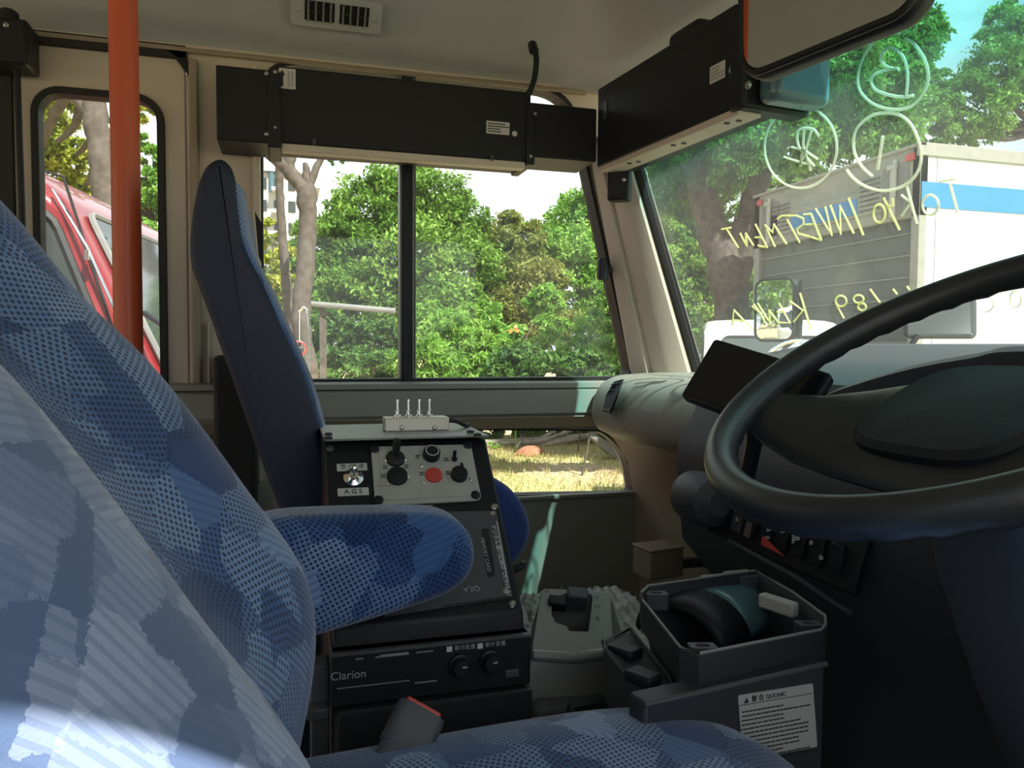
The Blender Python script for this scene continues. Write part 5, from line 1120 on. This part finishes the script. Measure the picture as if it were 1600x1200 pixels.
# ================================================================ VEHICLES
# --- white box truck ahead
bt = thing('box_truck', 'white box truck with a blue side stripe seen through the windscreen', 'truck')
c0 = un(1440, 224, D=6.5); tz = c0[2]; X0, Y0 = c0[0], c0[1]; X1, Y1 = X0+5.6, un(1180, 292, X=X0)[1]; bz = -.72
obj('cargo_body', bx(X0+.06, X1, Y0, Y1, bz, tz), M['paint_white'], bt, bevel=.02)
obj('roof_edge', merge(bx(X0-.02, X1, Y0-.015, Y0+.03, tz-.10, tz+.01), bx(X0-.02, X0+.04, Y0-.015, Y1+.015, tz-.02, tz+.01)), M['alu_body'], bt, bevel=.004)
s0, s1 = un(1436, 283, Y=Y0)[2], un(1436, 323, Y=Y0)[2]
obj('side_stripe', bx(X0+.012, X1, Y0-.006, Y0+.01, s1, s0), M['paint_blue'], bt, smooth=False)
for k in range(5): obj('panel_seam', bx(X0+.17+k*1.2, X0+.174+k*1.2, Y0-.004, Y0, bz, tz-.1), M['alu_body'], bt, smooth=False)
def rf(px, py, dx=0): return un(px, py, X=X0+dx)
hz_ = un(1300, 365, X=X0)[2]
obj('rear_frame', merge(bx(X0, X0+.08, Y0, Y0+.09, bz, tz), bx(X0, X0+.08, Y1-.10, Y1, bz, tz), bx(X0, X0+.08, Y0, Y1, hz_, tz)), M['alu_body'], bt, bevel=.006)
pA, pB = rf(1380, 285), rf(1200, 330)
obj('header_panel', bx(X0-.012, X0, pA[1], pB[1], hz_+.10, tz-.27), M['alu_body'], bt, bevel=.003)
yb0, yb1 = rf(1342, 300)[1], rf(1238, 330)[1]; zb0 = rf(1342, 305)[2]
obj('blue_sign', bx(X0-.018, X0-.010, yb0, yb1, hz_+.13, tz-.33), M['paint_blue'], bt, smooth=False)
for k in range(7):
    for ya, yb2 in ((pA[1]+.03, yb0-.03), (yb1+.03, pB[1]-.02)): obj('louvre', bx(X0-.018, X0-.011, ya, yb2, hz_+.14+k*.045, hz_+.150+k*.045), M['dark'], bt, smooth=False)
for px in (1398, 1204):
    y_ = rf(px, 290)[1]; obj('hinge_post', merge(bx(X0-.03, X0-.0, y_-.03, y_+.03, hz_+.03, tz-.12), bx(X0-.045, X0-.02, y_-.045, y_-.015, hz_+.2, tz-.08), bx(X0-.05, X0-.02, y_-.05, y_+.05, tz-.16, tz-.12)), M['concrete'], bt, bevel=.005)
    obj('plate_cover', bx(X0-.012, X0, y_-.16, y_+.14, hz_+.05, tz-.13), M['skirt'], bt, bevel=.004)
for px in (1424, 1190): obj('marker_lamp', bx(X0-.02, X0, rf(px, 240)[1]-.05, rf(px, 240)[1]+.05, tz-.12, tz-.06), M['red'], bt, bevel=.004)
obj('shutter', bx(X0+.05, X0+.09, Y0+.09, Y1-.10, bz+.02, hz_), mat('dark_shutter', (.10, .10, .095), .6), bt, smooth=False)
for k in range(9):
    z_ = hz_-.12-k*.19; obj('shutter_rib', bx(X0+.035, X0+.052, Y0+.09, Y1-.10, z_-.015, z_), M['skirt'], bt, bevel=.004)
obj('bumper_bar', bx(X0-.05, X0+.05, Y0, Y1, bz-.14, bz-.02), M['alu_body'], bt, bevel=.01)
obj('chassis', bx(X0+.2, X1+.3, Y0+.5, Y1-.5, bz-.22, bz), M['black_matt'], bt)
for x_ in (X0+1.2, X1-.2):
    for y_ in (Y0+.16, Y1-.16): obj('wheel', lathe((x_, y_-.12, GZ+.40), (0, 1, 0), [(0, .20), (0, .36), (.03, .40), (.21, .40), (.24, .36), (.24, .2)], 28), M['rubber'], bt)
cab_ = obj('cab', prism([(X1+.1, Y0+.05, bz), (X1+1.6, Y0+.05, bz), (X1+1.65, Y0+.05, .1), (X1+1.35, Y0+.05, .75), (X1+.1, Y0+.05, .8)], (0, 1.85, 0)), M['paint_white'], bt, bevel=.05, seg=3)
obj('side_glass', prism([(X1+.35, Y0+.04, .1), (X1+1.4, Y0+.04, .1), (X1+1.2, Y0+.04, .6), (X1+.35, Y0+.04, .62)], (0, .02, 0)), M['dark_glass'], bt, bevel=.006)
# --- generic forward control cab
def cabover(name, label, cat, o, ang, W_, hgt, Ln, body, zb=-1.15, cr=.14):
    t = thing(name, label, cat); ca, sa_ = math.cos(ang), math.sin(ang); ex, ey = V3(ca, sa_, 0), V3(-sa_, ca, 0); o = np.array(o, float)
    top = zb+hgt; L3 = lambda x, y, z: o+ex*x+ey*y+V3(0, 0, z)
    belt = zb+hgt*.50
    sec = [(-Ln, zb), (-.08, zb), (0, zb+.12), (.0, belt-.08), (-.05, belt+.02), (-.40, top-cr), (-.50, top-cr+.09), (-.72, top-.01), (-1.0, top+.02), (-Ln+.2, top), (-Ln, top-.08)]
    rr = []
    for y, s_ in ((-W_/2, .90), (-W_/2+.03, .965), (-W_/2+.10, .99), (-W_/2+.22, 1.0), (0, 1.006), (W_/2-.22, 1.0), (W_/2-.10, .99), (W_/2-.03, .965), (W_/2, .90)):
        rr.append([L3(-Ln/2+(x+Ln/2)*(.6+.4*s_ if x > -.3 else 1), y, (z-zb)*(1-(1-s_)*.35*(z > belt))+zb) for x, z in rpoly(sec, .10, 3)])
    obj('cab_body', loft(rr), body, t, ang=45)
    def onf(s, f): x = -.05+(-.40+.05)*s; return x, belt+.02+(top-cr-belt-.02)*s
    w0, w1 = onf(.06, 0), onf(.97, 0)
    ws = [L3(w0[0]+.012, -W_/2+.10, w0[1]), L3(w0[0]+.012, W_/2-.10, w0[1]), L3(w1[0]+.012, W_/2-.17, w1[1]), L3(w1[0]+.012, -W_/2+.17, w1[1])]
    obj('windscreen', prism(rpoly(ws, .06, 4), ex*.006), M['dark_glass'], t, smooth=False); obj('windscreen_seal', tube([p+ex*.004 for p in rpoly(ws, .06, 4)], .014, 6, True), M['skirt'] if body is M['paint_red'] else M['rubber'], t)
    for sg in (-1, 1):
        sw_ = [(-.20, belt+.02), (-.44, top-cr-.06), (-.62, top-cr), (-1.15, top-cr-.02), (-1.18, belt+.02)]
        if Ln < 1.3: sw_ = [(-.20, belt+.02), (-.42, top-.2), (-Ln+.15, top-.16), (-Ln+.12, belt+.02)]
        yy = sg*(W_/2+.004)
        obj('side_window', prism([L3(x, yy, z) for x, z in rpoly(sw_, .06, 3)], ey*sg*.006), M['dark_glass'], t, smooth=False)
        obj('window_seal', tube([L3(x, yy, z) for x, z in rpoly(sw_, .06, 3)], .018, 6, True), M['rubber'], t)
        obj('door_seam', tube([L3(x, yy-sg*.002, z) for x, z in [(-.16, belt), (-.40, top-.15), (-.62, top-.09), (-1.2, top-.11), (-1.22, zb+.1), (-.3, zb+.1), (-.16, zb+.3)]], .006, 5, True), M['black_matt'], t)
        obj('wheel', lathe(L3(-.75, sg*(W_/2-.05), GZ+.38), ey*sg, [(-.2, .2), (-.2, .34), (-.16, .38), (.0, .38), (.03, .34), (.03, .2), (.0, .1)], 24), M['rubber'], t)
        obj('headlamp', box(L3(.0, sg*(W_/2-.25), zb+.28), (.04, .30, .16), (ex, ey, (0, 0, 1))), M['chrome'], t, bevel=.02)
    obj('front_bumper', box(L3(.02, 0, zb+.02), (.16, W_*.98, .24), (ex, ey, (0, 0, 1))), M['skirt'], t, bevel=.04)
    obj('grille', box(L3(.0, 0, zb+.45), (.03, W_*.6, .12), (ex, ey, (0, 0, 1))), M['black_matt'], t, bevel=.01)
    return t, L3, top, belt
# --- red truck beside the door
ra = math.radians(-8)
o_r = un(196, 560, D=3.35); o_r[2] = 0
rt, L3, rtop, rbelt = cabover('red_truck', 'red truck cab parked beside the bus, seen through the door window', 'truck', V3(-.30, 4.26, 0), ra, 1.9, 1.95, 1.9, M['paint_red'], -1.15, .24)
obj('rain_visor', prism([L3(x, -.985, z) for x, z in ((-.46, rtop-.28), (-.62, rtop-.22), (-1.2, rtop-.24), (-1.2, rtop-.30), (-.64, rtop-.29), (-.50, rtop-.36))], L3(0, -.02, 0)-L3(0, 0, 0)), M['dark'], rt, smooth=False)
obj('aerial', merge(tube([L3(-.44, -.95, rtop-.20), L3(-.30, -1.0, rbelt+.55), L3(-.04, -1.0, rbelt-.1)], .006, 6), lathe(L3(-.30, -1.0, rbelt+.50), (0, 0, 1), [(0, .012), (.04, .012)], 10)), M['chrome'], rt)
obj('sun_sticker', box(L3(-.33, -.72, rtop-.38), (.01, .10, .06)), M['bluegrey'], rt)
obj('mirror_arm', tube([L3(-.1, -.98, rbelt+.30), L3(.06, -1.16, rbelt+.22), L3(.06, -1.16, rbelt-.25)], .012, 8), M['black'], rt)
obj('door_mirror', box(L3(.06, -1.16, rbelt+.0), (.05, .2, .34)), M['dark'], rt, bevel=.02)
obj('truck_bed', box(L3(-3.9, 0, -.6), (3.8, 1.9, .5), (nrm(L3(1, 0, 0)-L3(0, 0, 0)), nrm(L3(0, 1, 0)-L3(0, 0, 0)), (0, 0, 1))), M['paint_red'], rt, bevel=.02)
# --- small white van ahead, behind the outside mirror
vo = un(1160, 600, D=6.4)
cabover('white_van', 'small white van parked under the street tree beyond the outside mirror', 'van', V3(3.98, 5.62, 0), math.radians(240), 1.2, 1.52, 1.1, M['paint_white'], -1.25)
# --- what the outside mirror sees behind the bus
cabover('white_truck', 'white truck parked behind the bus, seen in the outside mirror', 'truck', V3(-9.0, 2.9, 0), math.radians(0), 1.7, 1.7, 1.8, M['paint_white'], -1.15)
def cyl_tree(x, y, r, seed, label):
    t = thing('yard_tree', label, 'tree', 'trees behind the bus'); obj('trunk', wood([V3(x, y, GZ), V3(x+.2, y, 1), V3(x, y, 3)], [.3, .25, .15], 10, seed), M['bark'], t)
    crown([(x, y, 2.2, r), (x+r*.6, y+.5, 1.6, r*.8), (x-r*.5, y-.6, 1.4, r*.8)], 9000, M['leaf_mid'], t, .28, seed)
for i, (x, y) in enumerate(((-20, 5), (-22, 11), (-17, 15), (-13, 19))): cyl_tree(x, y, 3.0, 60+i, 'yard tree behind the bus, seen only in the outside mirror')
building('apartment_block', 'white apartment block showing in the outside mirror', -44, -4, 12, 8, 15, math.radians(90), 5, 6, M['paint_white'])

# ================================================================ OUTSIDE MIRROR ON ITS ARM
om = thing('outside_mirror', 'tall rounded outside mirror on an arm beyond the windscreen', 'mirror')
oc = un(1211, 476, D=2.25); wo, ho = .074*2.25/2.2, .143*2.25/2.2
# it faces back along the bus, halfway between the eye and the yard behind
vin = nrm(oc); vout = nrm((-.98, .18, .05)); onn = nrm(vout-vin); ou = nrm(np.cross((0, 0, 1), onn)); ou = ou if np.dot(ou, CR) > 0 else -ou; ov = nrm(np.cross(onn, ou)); ov = ov if ov[2] > 0 else -ov
fs = abs(np.dot(ou, CR)); wo = wo/fs; 
def op(a, b, c=0): return oc+ou*a+ov*b+onn*c
rr_ = rrect(-wo/2, wo/2, -ho/2-.02, ho/2, .024, 6)
rr_ = rrect(-wo/2, wo/2, -ho/2-.03, ho/2, .026, 6)
rings = []
Rc = 2.2
for q in (1, .8, .6, .4, .2, .02):
    rings.append([op(a*q, b*q, -((a*q)**2+(b*q)**2)/(2*Rc)+.006) for a, b in rr_])
V, F = loft(rings, True, False); F.append(tuple(range(len(V)-len(rr_), len(V)))); obj('glass', (V, F), M['mirror'], om, ang=80)
obj('shell', pillow([op(a*1.04, b*1.03, 0) for a, b in rr_], -onn*.05, .02), M['black'], om)
obj('rim', tube([op(a*1.03, b*1.02, .003) for a, b in rr_], .0045, 8, True), M['black'], om)
obj('arm', tube(smoothline([op(wo/2+.016, ho*.45, -.01), op(wo/2+.018, 0, -.01), op(wo/2+.018, -ho*.9, -.01), V3(1.35, 1.72, -.35), V3(1.18, 1.55, -.4)], 5), .007, 8), M['black'], om)
ul = thing('under_mirror', 'round convex mirror low beyond the windscreen, mostly hidden by the dash', 'mirror')
uc = un(1250, 600, D=2.1)
obj('glass', lathe(uc, -nrm(uc), [(-.03, .105), (0, .12), (.01, .115), (.03, .08), (.038, .04), (.04, 0)], 32), M['mirror'], ul)
obj('rim', tube([uc+(CR*math.cos(q)+CU*math.sin(q))*.118 for q in [2*math.pi*k/36 for k in range(36)]], .006, 8, True), M['chrome'], ul)
obj('arm', tube([uc+V3(0, 0, -.1), V3(1.5, 1.3, -.5), V3(1.22, 1.3, -.5)], .01, 8), M['black'], ul)
fm = thing('front_mirror', 'smoky grey rounded mirror back standing outside the windscreen behind the wheel rim', 'mirror')
fc = un(1468, 497, D=1.75); fu_ = nrm(CR); 
obj('shell', pillow([fc+CR*a+CU*b for a, b in rrect(-.085, .085, -.048, .05, .014, 5)], nrm(fc)*.04, .012), M['dark'], fm)
obj('arm', tube([fc-CR*.05-CU*.04, fc-CR*.07-CU*.07, fc-CR*.07-CU*.25], .007, 8), M['black'], fm)

recentre()
